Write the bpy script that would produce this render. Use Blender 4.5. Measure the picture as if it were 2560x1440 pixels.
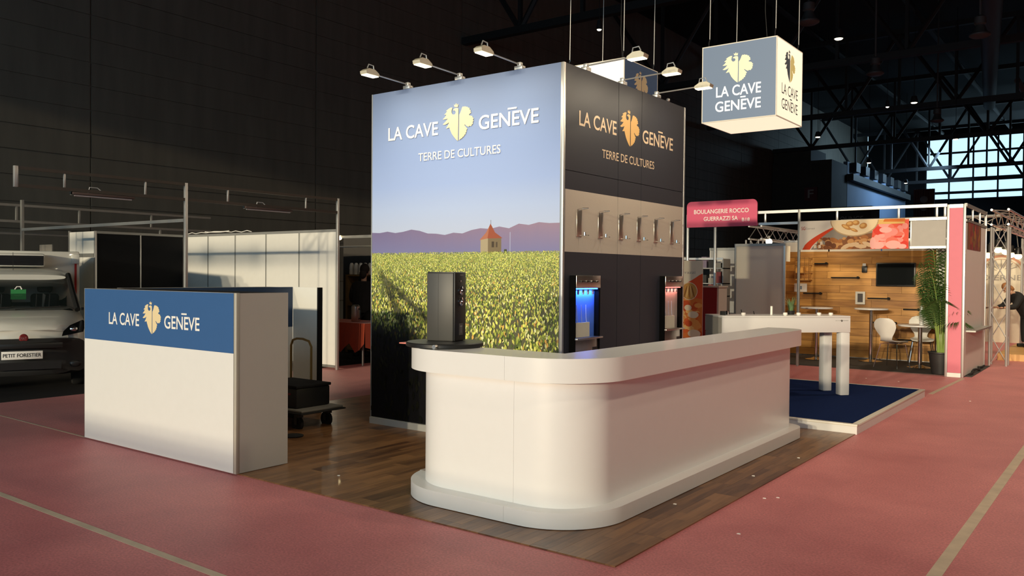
import bpy, bmesh, math, random
from mathutils import Vector, Matrix
random.seed(7)
for _o in list(bpy.data.objects): bpy.data.objects.remove(_o, do_unlink=True)
SC = bpy.context.scene; COL = SC.collection; R = math.radians; PI = math.pi

# ------------------------------------------------------------------ camera, world, sun, lamps, exposure
cam = bpy.data.cameras.new('camera'); cam.sensor_width = 36.0; cam.lens = 36.0*2090/2560; cam.clip_end = 300
camo = bpy.data.objects.new('camera', cam); COL.objects.link(camo)
camo.location = (0, 0, 1.6); camo.rotation_euler = (R(89.1), R(-0.46), R(36.7)); SC.camera = camo
SC.view_settings.view_transform = 'Standard'; SC.view_settings.look = 'None'
SC.view_settings.exposure = 0.05; SC.view_settings.gamma = 1.0; SC.view_settings.use_curve_mapping = False
w = bpy.data.worlds.new('sky'); SC.world = w; w.use_nodes = True
w.node_tree.nodes['Background'].inputs[0].default_value = (0.50, 0.80, 1.0, 1); w.node_tree.nodes['Background'].inputs[1].default_value = 1.5
def sun(name, az, el, strength, col, ang):
    l = bpy.data.lights.new(name, 'SUN'); l.energy = strength; l.color = col; l.angle = R(ang)
    o = bpy.data.objects.new(name, l); COL.objects.link(o)
    d = Vector((math.sin(R(az))*math.cos(R(el)), math.cos(R(az))*math.cos(R(el)), -math.sin(R(el))))   # travel direction
    o.rotation_euler = d.to_track_quat('-Z', 'Y').to_euler(); o.location = (0, -30, 10)
for az in (-10.0, -5.5, -1.2, 3.2): sun('low_sun', az, 7.4, 0.655, (1.0, 0.84, 0.58), 1.0)   # the low sun, with added copies fanned sideways to soften its shadows
def area(name, loc, aim, power, col, size, shape='DISK', size_y=None, spread=PI):
    l = bpy.data.lights.new(name, 'AREA'); l.energy = power; l.color = col; l.shape = shape; l.size = size; l.spread = spread
    if size_y: l.size_y = size_y
    o = bpy.data.objects.new(name, l); COL.objects.link(o); o.location = loc
    o.rotation_euler = (Vector(aim)-Vector(loc)).to_track_quat('-Z', 'Y').to_euler(); return o
FILL_LAMPS = [(2.6, 1.0, 8.5), (2.8, 7.5, 8.5), (0.8, 14.5, 8.5), (0.6, 21.5, 8.5)]  # unseen lamps added as warm fill for the floor and bar side
for i, p in enumerate(FILL_LAMPS): area('added_fill_light', (p[0], p[1], p[2]-0.42), (p[0], p[1], 0), [115, 140, 210, 180][i], (1.0, 0.78, 0.56), 0.55)
SC.cycles.max_bounces = 6; SC.cycles.diffuse_bounces = 4; SC.cycles.glossy_bounces = 3; SC.cycles.transparent_max_bounces = 6
SC.cycles.use_denoising = True; SC.cycles.sample_clamp_indirect = 4.0; SC.cycles.caustics_reflective = False; SC.cycles.caustics_refractive = False

# ------------------------------------------------------------------ helpers
def lin(c): c /= 255.0; return c/12.92 if c <= 0.04045 else ((c+0.055)/1.055)**2.4
def C(r, g, b): return (lin(r), lin(g), lin(b), 1)
MATS = {}
def mat(name, col, rough=0.5, metal=0.0, var=0.06, scale=12.0, bump=0.0, emit=None, es=1.0, coat=0.0, stretch=(1, 1, 1), detail=3, sheen=0.0, spec=0.5):
    if name in MATS: return MATS[name]
    m = bpy.data.materials.new(name); m.use_nodes = True; nt = m.node_tree; b = nt.nodes['Principled BSDF']
    b.inputs['Roughness'].default_value = rough; b.inputs['Metallic'].default_value = metal
    b.inputs['Coat Weight'].default_value = coat; b.inputs['Sheen Weight'].default_value = sheen; b.inputs['Specular IOR Level'].default_value = spec
    tc = nt.nodes.new('ShaderNodeTexCoord'); mp = nt.nodes.new('ShaderNodeMapping'); mp.inputs['Scale'].default_value = stretch
    n = nt.nodes.new('ShaderNodeTexNoise'); n.inputs['Scale'].default_value = scale; n.inputs['Detail'].default_value = detail
    nt.links.new(tc.outputs['Object'], mp.inputs[0]); nt.links.new(mp.outputs[0], n.inputs['Vector'])
    mx = nt.nodes.new('ShaderNodeMix'); mx.data_type = 'RGBA'
    mx.inputs[6].default_value = tuple(max(0, x*(1-var)) for x in col[:3])+(1,); mx.inputs[7].default_value = tuple(min(1, x*(1+var)) for x in col[:3])+(1,)
    nt.links.new(n.outputs[0], mx.inputs[0]); nt.links.new(mx.outputs[2], b.inputs['Base Color'])
    if bump:
        bp = nt.nodes.new('ShaderNodeBump'); bp.inputs['Strength'].default_value = bump; bp.inputs['Distance'].default_value = 0.01
        nt.links.new(n.outputs[0], bp.inputs['Height']); nt.links.new(bp.outputs[0], b.inputs['Normal'])
    if emit: b.inputs['Emission Color'].default_value = emit; b.inputs['Emission Strength'].default_value = es
    MATS[name] = m; return m
def print_mat(name, rough=0.55, emit=0.0):
    m = bpy.data.materials.new(name); m.use_nodes = True; nt = m.node_tree; b = nt.nodes['Principled BSDF']
    a = nt.nodes.new('ShaderNodeVertexColor'); a.layer_name = 'Col'; nt.links.new(a.outputs[0], b.inputs['Base Color']); b.inputs['Roughness'].default_value = rough
    b.inputs['Specular IOR Level'].default_value = 0.25
    return m
def wood_mat(name, dark, light, rough=0.45, stretch=(1, 1, 1), scale=6.0, coat=0.0, tile=None):
    m = bpy.data.materials.new(name); m.use_nodes = True; nt = m.node_tree; b = nt.nodes['Principled BSDF']; L = nt.links.new
    b.inputs['Roughness'].default_value = rough; b.inputs['Coat Weight'].default_value = coat
    tc = nt.nodes.new('ShaderNodeTexCoord'); mp = nt.nodes.new('ShaderNodeMapping'); mp.inputs['Scale'].default_value = stretch
    oi = nt.nodes.new('ShaderNodeObjectInfo'); ad = nt.nodes.new('ShaderNodeVectorMath'); ad.operation = 'ADD'
    mu = nt.nodes.new('ShaderNodeMath'); mu.operation = 'MULTIPLY'; mu.inputs[1].default_value = 37.0; L(oi.outputs['Random'], mu.inputs[0])
    L(tc.outputs['Object'], mp.inputs[0]); L(mp.outputs[0], ad.inputs[0]); L(mu.outputs[0], ad.inputs[1])
    n = nt.nodes.new('ShaderNodeTexNoise'); n.inputs['Scale'].default_value = scale; n.inputs['Detail'].default_value = 6; L(ad.outputs[0], n.inputs['Vector'])
    s = nt.nodes.new('ShaderNodeMath'); s.operation = 'MULTIPLY_ADD'; s.inputs[1].default_value = 0.5; L(oi.outputs['Random'], s.inputs[0])
    s2 = nt.nodes.new('ShaderNodeMath'); s2.operation = 'SUBTRACT'; s2.inputs[1].default_value = 0.25; L(n.outputs[0], s2.inputs[0]); L(s2.outputs[0], s.inputs[2])
    fac = s.outputs[0]
    if tile:                                                   # small strips printed inside each board
        bt = nt.nodes.new('ShaderNodeTexBrick'); bt.inputs['Scale'].default_value = 1.0; bt.inputs['Brick Width'].default_value = tile[0]; bt.inputs['Row Height'].default_value = tile[1]
        bt.inputs['Mortar Size'].default_value = 0.0; bt.inputs['Color1'].default_value = (0, 0, 0, 1); bt.inputs['Color2'].default_value = (1, 1, 1, 1); bt.offset = 0.37
        sw = nt.nodes.new('ShaderNodeMapping'); sw.inputs['Rotation'].default_value = (0, 0, R(90)); L(tc.outputs['Object'], sw.inputs[0]); L(sw.outputs[0], bt.inputs['Vector'])
        k = nt.nodes.new('ShaderNodeMath'); k.operation = 'MULTIPLY_ADD'; k.inputs[1].default_value = 0.45; L(bt.outputs[0], k.inputs[0])
        k0 = nt.nodes.new('ShaderNodeMath'); k0.operation = 'SUBTRACT'; k0.inputs[1].default_value = 0.2; L(fac, k0.inputs[0]); L(k0.outputs[0], k.inputs[2]); fac = k.outputs[0]
    cr = nt.nodes.new('ShaderNodeValToRGB'); cr.color_ramp.elements[0].color = dark; cr.color_ramp.elements[1].color = light
    cr.color_ramp.elements[0].position = 0.1; cr.color_ramp.elements[1].position = 0.9
    L(fac, cr.inputs[0]); L(cr.outputs[0], b.inputs['Base Color']); return m

BASE = {}
def tag(o, label=None, cat=None, group=None, kind=None):
    if label: o['label'] = label
    if cat: o['category'] = cat
    if group: o['group'] = group
    if kind: o['kind'] = kind
    return o
def thing(name, label, cat, base=(0, 0, 0), group=None, local=False):
    o = bpy.data.objects.new(name, None); o.empty_display_size = 0.1; COL.objects.link(o); o.location = base
    BASE[o.name] = Vector((0, 0, 0)) if local else Vector(base); return tag(o, label, cat, group)
def copy_tree(o, parent=None):
    c = o.copy(); COL.objects.link(c); BASE[c.name] = BASE.get(o.name, Vector((0, 0, 0)))
    if parent: c.parent = parent
    for ch in list(o.children): copy_tree(ch, c)
    return c
class MB:
    def __init__(s): s.bm = bmesh.new()
    def box(s, x0, x1, y0, y1, z0, z1, bev=0.0, rot=None, at=None):
        vs = [s.bm.verts.new((x, y, z)) for x in (x0, x1) for y in (y0, y1) for z in (z0, z1)]
        f = [s.bm.faces.new([vs[i] for i in q]) for q in ((0, 1, 3, 2), (4, 6, 7, 5), (0, 4, 5, 1), (2, 3, 7, 6), (0, 2, 6, 4), (1, 5, 7, 3))]
        if bev:
            es = list({e for q in f for e in q.edges}); r = bmesh.ops.bevel(s.bm, geom=es, offset=bev, segments=2, affect='EDGES', profile=0.5); vs = list({v for q in r['faces'] for v in q.verts} | {v for v in vs if v.is_valid})
        if rot is not None:
            c = Vector(at) if at else Vector(((x0+x1)/2, (y0+y1)/2, (z0+z1)/2))
            for v in vs: v.co = c + rot @ (v.co-c)
        return s
    def tube(s, pts, r, n=8, cap=True):
        pts = [Vector(p) for p in pts]; rings = []; rr = r if isinstance(r, (list, tuple)) else [r]*len(pts); up = None
        for i, p in enumerate(pts):
            t = (pts[min(i+1, len(pts)-1)]-pts[max(i-1, 0)]).normalized()
            if up is None: up = t.orthogonal().normalized()
            a = (up - t*up.dot(t))
            a = a.normalized() if a.length > 1e-6 else t.orthogonal().normalized()
            up = a; b = t.cross(a)
            rings.append([s.bm.verts.new(p + (a*math.cos(2*PI*k/n)+b*math.sin(2*PI*k/n))*rr[i]) for k in range(n)])
        for q in range(len(rings)-1):
            for k in range(n): s.bm.faces.new((rings[q][k], rings[q][(k+1) % n], rings[q+1][(k+1) % n], rings[q+1][k]))
        if cap: s.bm.faces.new(rings[0][::-1]); s.bm.faces.new(rings[-1])
        return s
    def cyl(s, x, y, z0, z1, r, n=24, r2=None): return s.tube([(x, y, z0), (x, y, z1)], [r, r if r2 is None else r2], n)
    def lathe(s, prof, at=(0, 0, 0), n=24, M=None):
        at = Vector(at); rings = []
        for r, z in prof:
            rings.append([s.bm.verts.new(at + ((M @ Vector((r*math.cos(2*PI*k/n), r*math.sin(2*PI*k/n), z))) if M else Vector((r*math.cos(2*PI*k/n), r*math.sin(2*PI*k/n), z)))) for k in range(n)])
        for q in range(len(rings)-1):
            for k in range(n): s.bm.faces.new((rings[q][k], rings[q][(k+1) % n], rings[q+1][(k+1) % n], rings[q+1][k]))
        s.bm.faces.new(rings[0][::-1]); s.bm.faces.new(rings[-1]); return s
    def ball(s, c, r, n=16, sc=(1, 1, 1), M=None):
        T = Matrix.Translation(Vector(c)) @ (M.to_4x4() if M else Matrix.Identity(4)) @ Matrix.Diagonal((r*sc[0], r*sc[1], r*sc[2], 1))
        bmesh.ops.create_uvsphere(s.bm, u_segments=n, v_segments=max(6, n//2+2), radius=1.0, matrix=T); return s
    def prism(s, poly, O, U, V, N, d0, d1):
        O, U, V, N = Vector(O), Vector(U), Vector(V), Vector(N)
        a = [s.bm.verts.new(O+U*p[0]+V*p[1]+N*d0) for p in poly]; b = [s.bm.verts.new(O+U*p[0]+V*p[1]+N*d1) for p in poly]; n = len(poly)
        s.bm.faces.new(a[::-1]); s.bm.faces.new(b)
        for k in range(n): s.bm.faces.new((a[k], a[(k+1) % n], b[(k+1) % n], b[k]))
        return s
    def strip(s, outer, inner, z0, z1):
        n = len(outer); V = s.bm.verts.new
        A = [V((p[0], p[1], z0)) for p in outer]; B = [V((p[0], p[1], z1)) for p in outer]; D = [V((p[0], p[1], z0)) for p in inner]; E_ = [V((p[0], p[1], z1)) for p in inner]
        F = s.bm.faces.new
        for k in range(n-1):
            F((A[k], A[k+1], B[k+1], B[k])); F((B[k], B[k+1], E_[k+1], E_[k])); F((D[k+1], D[k], E_[k], E_[k+1])); F((A[k+1], A[k], D[k], D[k+1]))
        F((A[0], B[0], E_[0], D[0])); F((A[-1], D[-1], E_[-1], B[-1])); return s
    def loft(s, rings, cap=True):
        rr = [[s.bm.verts.new(p) for p in r] for r in rings]; n = len(rr[0])
        for q in range(len(rr)-1):
            for k in range(n): s.bm.faces.new((rr[q][k], rr[q][(k+1) % n], rr[q+1][(k+1) % n], rr[q+1][k]))
        if cap: s.bm.faces.new(rr[0][::-1]); s.bm.faces.new(rr[-1])
        return s
    def face(s, pts): s.bm.faces.new([s.bm.verts.new(p) for p in pts]); return s
    def build(s, name, m, parent=None, kind=None, label=None, smooth=35, recalc=True):
        bm = s.bm
        if recalc: bmesh.ops.recalc_face_normals(bm, faces=bm.faces)
        for f in bm.faces: f.smooth = True
        lim = R(smooth)
        for e in bm.edges: e.smooth = (len(e.link_faces) == 2 and e.calc_face_angle(0) < lim)
        me = bpy.data.meshes.new(name)
        b = BASE.get(parent.name, Vector((0, 0, 0))) if parent else Vector((0, 0, 0))
        if b.length > 0: bmesh.ops.translate(bm, verts=bm.verts, vec=-b)
        bm.to_mesh(me); bm.free(); o = bpy.data.objects.new(name, me); COL.objects.link(o); me.materials.append(m)
        if parent: o.parent = parent; BASE[o.name] = b
        else: BASE[o.name] = Vector((0, 0, 0))
        if kind: o['kind'] = kind
        if label: o['label'] = label
        return o
def box(name, m, parent, x0, x1, y0, y1, z0, z1, bev=0.0, **k): return MB().box(x0, x1, y0, y1, z0, z1, bev).build(name, m, parent, **k)
class Print:                                                   # flat printed graphics: coloured polygons a hair apart
    def __init__(s, O, U, V, N): s.O, s.U, s.V, s.N = Vector(O), Vector(U), Vector(V), Vector(N); s.v = []; s.f = []; s.c = []; s.d = 0.0; s.step = 1e-5
    def add(s, poly, col, cols=None):
        i = len(s.v); s.v += [s.O+s.U*p[0]+s.V*p[1]+s.N*s.d for p in poly]; s.f.append(tuple(range(i, i+len(poly)))); s.c += (cols or [col]*len(poly)); s.d += s.step
    def ell(s, cx, cy, rx, ry, col, n=18, a=0): s.add([(cx+rx*math.cos(2*PI*k/n)*math.cos(a)-ry*math.sin(2*PI*k/n)*math.sin(a), cy+rx*math.cos(2*PI*k/n)*math.sin(a)+ry*math.sin(2*PI*k/n)*math.cos(a)) for k in range(n)], col)
    def build(s, name, m, parent):
        me = bpy.data.meshes.new(name); b = BASE.get(parent.name, Vector((0, 0, 0)))
        me.from_pydata([tuple(p-b) for p in s.v], [], s.f)
        a = me.color_attributes.new('Col', 'FLOAT_COLOR', 'POINT')
        for i, c in enumerate(s.c): a.data[i].color = c
        me.materials.append(m); o = bpy.data.objects.new(name, me); COL.objects.link(o); o.parent = parent; BASE[o.name] = b; return o
def text_part(txt, m, parent, O, U, V, N, w, h=None, name='lettering', bold=0.012, off=0.0015):
    cu = bpy.data.curves.new('t', 'FONT'); cu.body = txt; cu.offset = bold; cu.resolution_u = 4
    to = bpy.data.objects.new('t', cu); COL.objects.link(to); dg = bpy.context.evaluated_depsgraph_get(); me0 = bpy.data.meshes.new_from_object(to.evaluated_get(dg))
    bpy.data.objects.remove(to, do_unlink=True)
    xs = [v.co.x for v in me0.vertices]; ys = [v.co.y for v in me0.vertices]; x0, x1, y0, y1 = min(xs), max(xs), min(ys), max(ys)
    sx = w/(x1-x0); sy = (h/(y1-y0)) if h else sx
    O, U, V, N = Vector(O), Vector(U), Vector(V), Vector(N); b = BASE.get(parent.name, Vector((0, 0, 0)))
    for v in me0.vertices: v.co = O+U*((v.co.x-x0)*sx)+V*((v.co.y-y0)*sy)+N*off-b
    for p in me0.polygons: p.use_smooth = False
    me0.name = name; me0.materials.clear(); me0.materials.append(m); o = bpy.data.objects.new(name, me0); COL.objects.link(o); o.parent = parent; BASE[o.name] = b; return o
EL = [(645,300),(640,265),(600,245),(550,250),(500,280),(468,320),(480,335),(505,325),(545,345),(560,385),(545,435),(510,465),(475,468),(440,445),(420,395),(425,320),(450,235),(390,240),(320,285),(235,355),(285,352),(235,420),(180,480),(255,475),(200,560),(130,635),(230,625),(300,600),(230,700),(130,800),(200,810),(290,765),(345,715),(300,830),(240,930),(300,915),(350,890),(375,960),(430,1090),(500,1190),(560,1260),(615,1310),(638,1318),(645,440)]
ER = [(672,1305),(720,1250),(780,1220),(785,1185),(835,1160),(840,1110),(885,1095),(880,1050),(915,1000),(905,960),(940,915),(900,870),(845,800),(850,770),(920,830),(975,850),(1005,815),(1060,825),(1080,775),(1120,740),(1100,700),(1135,650),(1110,615),(1140,575),(1100,540),(1090,500),(1000,480),(985,450),(1060,385),(1030,360),(1045,320),(1005,290),(1005,240),(960,235),(930,200),(890,210),(860,185),(830,208),(790,195),(760,240),(735,330),(705,410),(672,470)]
EC = [(520,215),(495,130),(535,160),(570,90),(600,155),(640,105),(630,215)]
def emblem(parent, O, U, V, N, w, h, ml, mr=None, off=0.0015):
    O, U, V, N = Vector(O), Vector(U), Vector(V), Vector(N)
    D = lambda p: (p[0], 1400-(p[1]+0.16*(p[0]-650)))
    a = [D(p) for p in EL+ER+EC]; x0, x1 = min(p[0] for p in a), max(p[0] for p in a); y0, y1 = min(p[1] for p in a), max(p[1] for p in a)
    def place(poly): return [O+U*((D(p)[0]-x0)/(x1-x0)*w)+V*((D(p)[1]-y0)/(y1-y0)*h)+N*off for p in poly]
    m1 = MB(); m1.face(place(EL)); m1.face(place(EC)); m1.build('eagle_emblem', ml, parent, recalc=False)
    m2 = MB(); m2.face(place(ER)); m2.build('leaf_emblem', mr or ml, parent, recalc=False)
def wordmark(parent, O, U, V, N, x0, x1, e0, e1, g0, g1, zb, zh, ze0, ze1, mw, mg, tag_line=None):
    """LA CAVE + emblem + GENEVE with a bar over the second E, along U from O"""
    O, U, V, N = Vector(O), Vector(U), Vector(V), Vector(N)
    text_part('LA CAVE', mw, parent, O+U*x0+V*zb, U, V, N, x1-x0, zh)
    text_part('GENEVE', mw, parent, O+U*g0+V*zb, U, V, N, g1-g0, zh)
    gw = g1-g0; m = MB(); m.face([O+U*(g0+gw*a)+V*(zb+zh*b)+N*0.0015 for a, b in ((.495, 1.13), (.645, 1.13), (.645, 1.25), (.495, 1.25))]); m.build('macron', mw, parent, recalc=False)
    emblem(parent, O+U*e0+V*ze0, U, V, N, e1-e0, ze1-ze0, mg)
    if tag_line: text_part('TERRE DE CULTURES', mw, parent, O+U*tag_line[0]+V*tag_line[2], U, V, N, tag_line[1]-tag_line[0], tag_line[3], bold=0.004)
def skin(name, m, parent, joints, edges, root=0, sub=2):
    me = bpy.data.meshes.new(name); b = BASE.get(parent.name, Vector((0, 0, 0))) if parent else Vector((0, 0, 0))
    me.from_pydata([tuple(Vector(j[0])-b) for j in joints], edges, []); o = bpy.data.objects.new(name, me); COL.objects.link(o); me.materials.append(m)
    mod = o.modifiers.new('skin', 'SKIN'); sk = me.skin_vertices
    if not sk: me.attributes; 
    for i, j in enumerate(joints):
        r = j[1]; me.skin_vertices[0].data[i].radius = r if isinstance(r, tuple) else (r, r)
        me.skin_vertices[0].data[i].use_root = (i == root)
    ss = o.modifiers.new('sub', 'SUBSURF'); ss.levels = sub; ss.render_levels = sub
    if parent: o.parent = parent; BASE[o.name] = b
    return o
X, Y, Z = Vector((1, 0, 0)), Vector((0, 1, 0)), Vector((0, 0, 1))

# ------------------------------------------------------------------ materials
M_white = mat('white_lacquer', (0.84, 0.84, 0.83, 1), 0.32, var=0.015, coat=0.15)
M_matt = mat('white_laminate', (0.80, 0.80, 0.78, 1), 0.5, var=0.02)
M_shell = mat('white_shell_panel', (0.82, 0.81, 0.76, 1), 0.55, var=0.03)
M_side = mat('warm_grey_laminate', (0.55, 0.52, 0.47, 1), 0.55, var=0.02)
M_navy = mat('navy_print', (0.035, 0.115, 0.30, 1), 0.5, var=0.03)
M_gold = mat('pale_gold_print', (0.85, 0.70, 0.42, 1), 0.5, var=0.03)
M_letter = mat('white_print', (0.92, 0.90, 0.85, 1), 0.5, var=0.01)
M_alu = mat('brushed_aluminium', (0.62, 0.62, 0.60, 1), 0.38, 0.7, var=0.06, stretch=(1, 1, 0.1))
M_railshade = mat('shaded_rail', (0.10, 0.085, 0.07, 1), 0.5, 0.3, var=0.1)  # rail aluminium darkened, the shade on its side put into the colour
M_alud = mat('dull_aluminium', (0.36, 0.36, 0.34, 1), 0.45, 0.6, var=0.08)
M_chrome = mat('chrome', (0.80, 0.80, 0.80, 1), 0.10, 1.0, var=0.02)
M_steel = mat('stainless_steel', (0.60, 0.58, 0.54, 1), 0.30, 1.0, var=0.06, stretch=(1, 8, 0.3))
M_black = mat('black_plastic', (0.014, 0.014, 0.014, 1), 0.4, var=0.1)
M_blackm = mat('matt_black', (0.012, 0.012, 0.013, 1), 0.75, var=0.15, spec=0.2)
M_rubber = mat('black_rubber', (0.010, 0.010, 0.010, 1), 0.8, var=0.1)
M_appl = mat('dark_grey_casing', (0.065, 0.062, 0.055, 1), 0.45, var=0.06)
M_pinkp = mat('pink_panel', (0.80, 0.20, 0.28, 1), 0.5, var=0.03)
M_sign = mat('crimson_pink_sign', (0.72, 0.085, 0.19, 1), 0.45, var=0.03)
M_hall = mat('dark_wall_cladding', (0.21, 0.19, 0.15, 1), 0.8, var=0.25, scale=3, stretch=(1, 1, 0.15))
M_ceil = mat('black_roof_paint', (0.010, 0.010, 0.011, 1), 0.8, var=0.2)
M_beam = mat('dark_steel_beam', (0.020, 0.020, 0.021, 1), 0.6, var=0.2)
M_bluewall = mat('pale_blue_hall_wall', (0.16, 0.22, 0.33, 1), 0.7, var=0.12, scale=0.6)
M_lamp = mat('lit_lamp_glass', (1, 0.93, 0.75, 1), 0.3, emit=(1, 0.9, 0.65, 1), es=9)
M_lampw = mat('warm_spot_glass', (1, 0.85, 0.5, 1), 0.3, emit=(1, 0.78, 0.40, 1), es=14)
M_flood = mat('floodlight_glass', (1, 0.95, 0.8, 1), 0.3, emit=(1, 0.88, 0.62, 1), es=3)
M_green = mat('palm_leaf_green', (0.045, 0.10, 0.022, 1), 0.45, var=0.5, scale=5)
M_stem = mat('palm_stem_green', (0.30, 0.42, 0.10, 1), 0.5, var=0.3)
M_soil = mat('dark_potting_soil', (0.03, 0.02, 0.015, 1), 0.9, var=0.4, scale=40)
M_glass = mat('dark_glass', (0.010, 0.012, 0.013, 1), 0.06, var=0.1, coat=0.5)
M_skin = mat('skin', (0.55, 0.32, 0.22, 1), 0.55, var=0.08)
M_red = mat('dark_red_laminate', (0.22, 0.010, 0.018, 1), 0.4, var=0.04)
M_orange = mat('orange_red_cloth', (0.42, 0.055, 0.015, 1), 0.8, var=0.12, scale=20, sheen=0.2)
P_MAT = print_mat('printed_graphic'); 

# ------------------------------------------------------------------ setting
def pink_floor():
    m = bpy.data.materials.new('pink_floor_covering'); m.use_nodes = True; nt = m.node_tree; b = nt.nodes['Principled BSDF']; L = nt.links.new
    tc = nt.nodes.new('ShaderNodeTexCoord')
    n1 = nt.nodes.new('ShaderNodeTexNoise'); n1.inputs['Scale'].default_value = 0.9; n1.inputs['Detail'].default_value = 6; n1.inputs['Roughness'].default_value = 0.65
    n2 = nt.nodes.new('ShaderNodeTexNoise'); n2.inputs['Scale'].default_value = 70; n2.inputs['Detail'].default_value = 4
    L(tc.outputs['Object'], n1.inputs['Vector']); L(tc.outputs['Object'], n2.inputs['Vector'])
    cr = nt.nodes.new('ShaderNodeValToRGB'); e = cr.color_ramp.elements
    e[0].color = (0.52, 0.125, 0.145, 1); e[0].position = 0.3; e[1].color = (0.76, 0.245, 0.25, 1); e[1].position = 0.75
    L(n1.outputs[0], cr.inputs[0]); mx = nt.nodes.new('ShaderNodeMix'); mx.data_type = 'RGBA'; mx.blend_type = 'MULTIPLY'; mx.inputs[0].default_value = 1
    c2 = nt.nodes.new('ShaderNodeValToRGB'); c2.color_ramp.elements[0].color = (.72, .72, .72, 1); c2.color_ramp.elements[1].color = (1.15, 1.15, 1.15, 1); c2.color_ramp.elements[0].position = .3; c2.color_ramp.elements[1].position = .7
    L(n2.outputs[0], c2.inputs[0]); L(cr.outputs[0], mx.inputs[6]); L(c2.outputs[0], mx.inputs[7]); L(mx.outputs[2], b.inputs['Base Color'])
    b.inputs['Sheen Weight'].default_value = 0.11; b.inputs['Sheen Roughness'].default_value = 0.45; b.inputs['Sheen Tint'].default_value = (1, 0.62, 0.55, 1)
    rr = nt.nodes.new('ShaderNodeMapRange'); rr.inputs['To Min'].default_value = 0.42; rr.inputs['To Max'].default_value = 0.62; L(n1.outputs[0], rr.inputs[0]); L(rr.outputs[0], b.inputs['Roughness'])
    bp = nt.nodes.new('ShaderNodeBump'); bp.inputs['Strength'].default_value = 0.25; bp.inputs['Distance'].default_value = 0.004; L(n2.outputs[0], bp.inputs['Height']); L(bp.outputs[0], b.inputs['Normal'])
    return m
M_floor = pink_floor()
M_darkfloor = mat('dark_hall_floor', (0.020, 0.018, 0.018, 1), 0.6, var=0.3, scale=4)
M_greycarpet = mat('dark_grey_stand_carpet', (0.06, 0.055, 0.05, 1), 0.85, var=0.3, scale=60, bump=0.2)
box('floor', M_floor, None, -11.0, 12.3, -10.3, 62, -0.1, 0, kind='structure')
fl2 = MB(); fl2.box(-22.3, -11.0, -10.3, 62, -0.1, -0.001); fl2.box(-22.3, 12.3, 62, 90.3, -0.1, -0.001); fl2.build('floor_dark', M_darkfloor, None, kind='structure')
# left hall wall and its cladding panels
wl = box('wall_left', M_hall, None, -22.3, -22.04, -10, 90, 0, 16, kind='structure')
shared = {}
zc = [0.0]
while zc[-1] < 15: zc.append(zc[-1]+0.66 if zc[-1] < 3.5 else zc[-1]+0.62)
for j in range(len(zc)-1):
    for i in range(10):
        y0 = -4+i*7.5
        if 'p' not in shared: shared['p'] = box('cladding_panel', M_hall, wl, -22.04, -22.0, y0+.006, y0+7.494, zc[j]+.012, zc[j+1]-.012)
        elif j*10+i < 220: box('cladding_panel', M_hall, wl, -22.04, -22.0-0.012*random.random(), y0+.02, y0+7.48, zc[j]+.014, zc[j+1]-.014)
wf = MB()                                                      # front wall behind the camera, with the long gate opening the low sun comes through
wf.box(-22.3, 12.3, -10.3, -10, 0, 1.30); wf.box(-22.3, 12.3, -10.3, -10, 8.2, 16); wf.box(-22.3, -19, -10.3, -10, 1.30, 8.2); wf.box(10, 12.3, -10.3, -10, 1.30, 8.2)
wf = wf.build('wall_front', M_hall, None, kind='structure')
for k in range(8): box('added_sun_slat', M_beam, wf, -19, 10, -10.2, -10.12, 1.30+.095*k, 1.30+.095*k+.048)  # unseen slats added to let only part of the sun through
box('transom', M_beam, wf, -19, -8.8, -10.2, -10.1, 4.40, 4.46)
for x0, x1, z0, z1 in ((-15.6, -13.7, 4.30, 4.62), (-12.5, -10.9, 4.28, 4.60), (-15.4, -14.0, 3.70, 3.80)): box('shadow_board', M_beam, wf, x0, x1, -10.22, -10.08, z0, z1)  # unseen boards added to cast soft bands on the booth panels
box('wall_right', M_hall, None, 12, 12.3, -10, 90, 0, 16, kind='structure')
box('ceiling', M_ceil, None, -22.3, 12.3, -10.3, 90.3, 16, 16.3, kind='structure')
wb = MB(); wb.box(-22, 12, 90, 90.3, 0, 9.2); wb.box(-22, 12, 90, 90.3, 15.2, 16); wb.box(-22, -16.6, 90, 90.3, 9.2, 15.2); wb.box(6, 12, 90, 90.3, 9.2, 15.2)
wb.build('wall_back', M_ceil, None, kind='structure')
win = MB(); win.box(-16.6, 6, 89.9, 90.1, 9.16, 9.26); win.box(-16.6, 6, 89.9, 90.1, 15.1, 15.22); win = win.build('window_1', M_beam, None, kind='structure')
gm = bpy.data.materials.new('window_glass'); gm.use_nodes = True; _n = gm.node_tree; _n.nodes.remove(_n.nodes['Principled BSDF'])
_t = _n.nodes.new('ShaderNodeBsdfTransparent'); _g = _n.nodes.new('ShaderNodeBsdfGlossy'); _g.inputs['Roughness'].default_value = 0.05; _x = _n.nodes.new('ShaderNodeMixShader'); _x.inputs[0].default_value = 0.06
_n.links.new(_t.outputs[0], _x.inputs[1]); _n.links.new(_g.outputs[0], _x.inputs[2]); _n.links.new(_x.outputs[0], _n.nodes['Material Output'].inputs[0])
xs = [-16.6+2.05*i for i in range(12)]
for i, x in enumerate(xs): box('mullion', M_beam, win, x-.07, x+.07, 89.9, 90.1, 9.26, 15.1)
for zz in (9.85, 11.2, 12.4, 13.7): box('transom', M_beam, win, -16.6, 6, 89.88, 90.08, zz-.12, zz+.12 if zz < 10 else zz+.06)
for i in range(11):
    for a, b in ((9.26, 9.75), (9.95, 11.1), (11.27, 12.3), (12.47, 13.6), (13.77, 15.1)): box('pane', gm, win, xs[i]+.07, xs[i+1]-.07, 89.99, 90.01, a, b)
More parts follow.
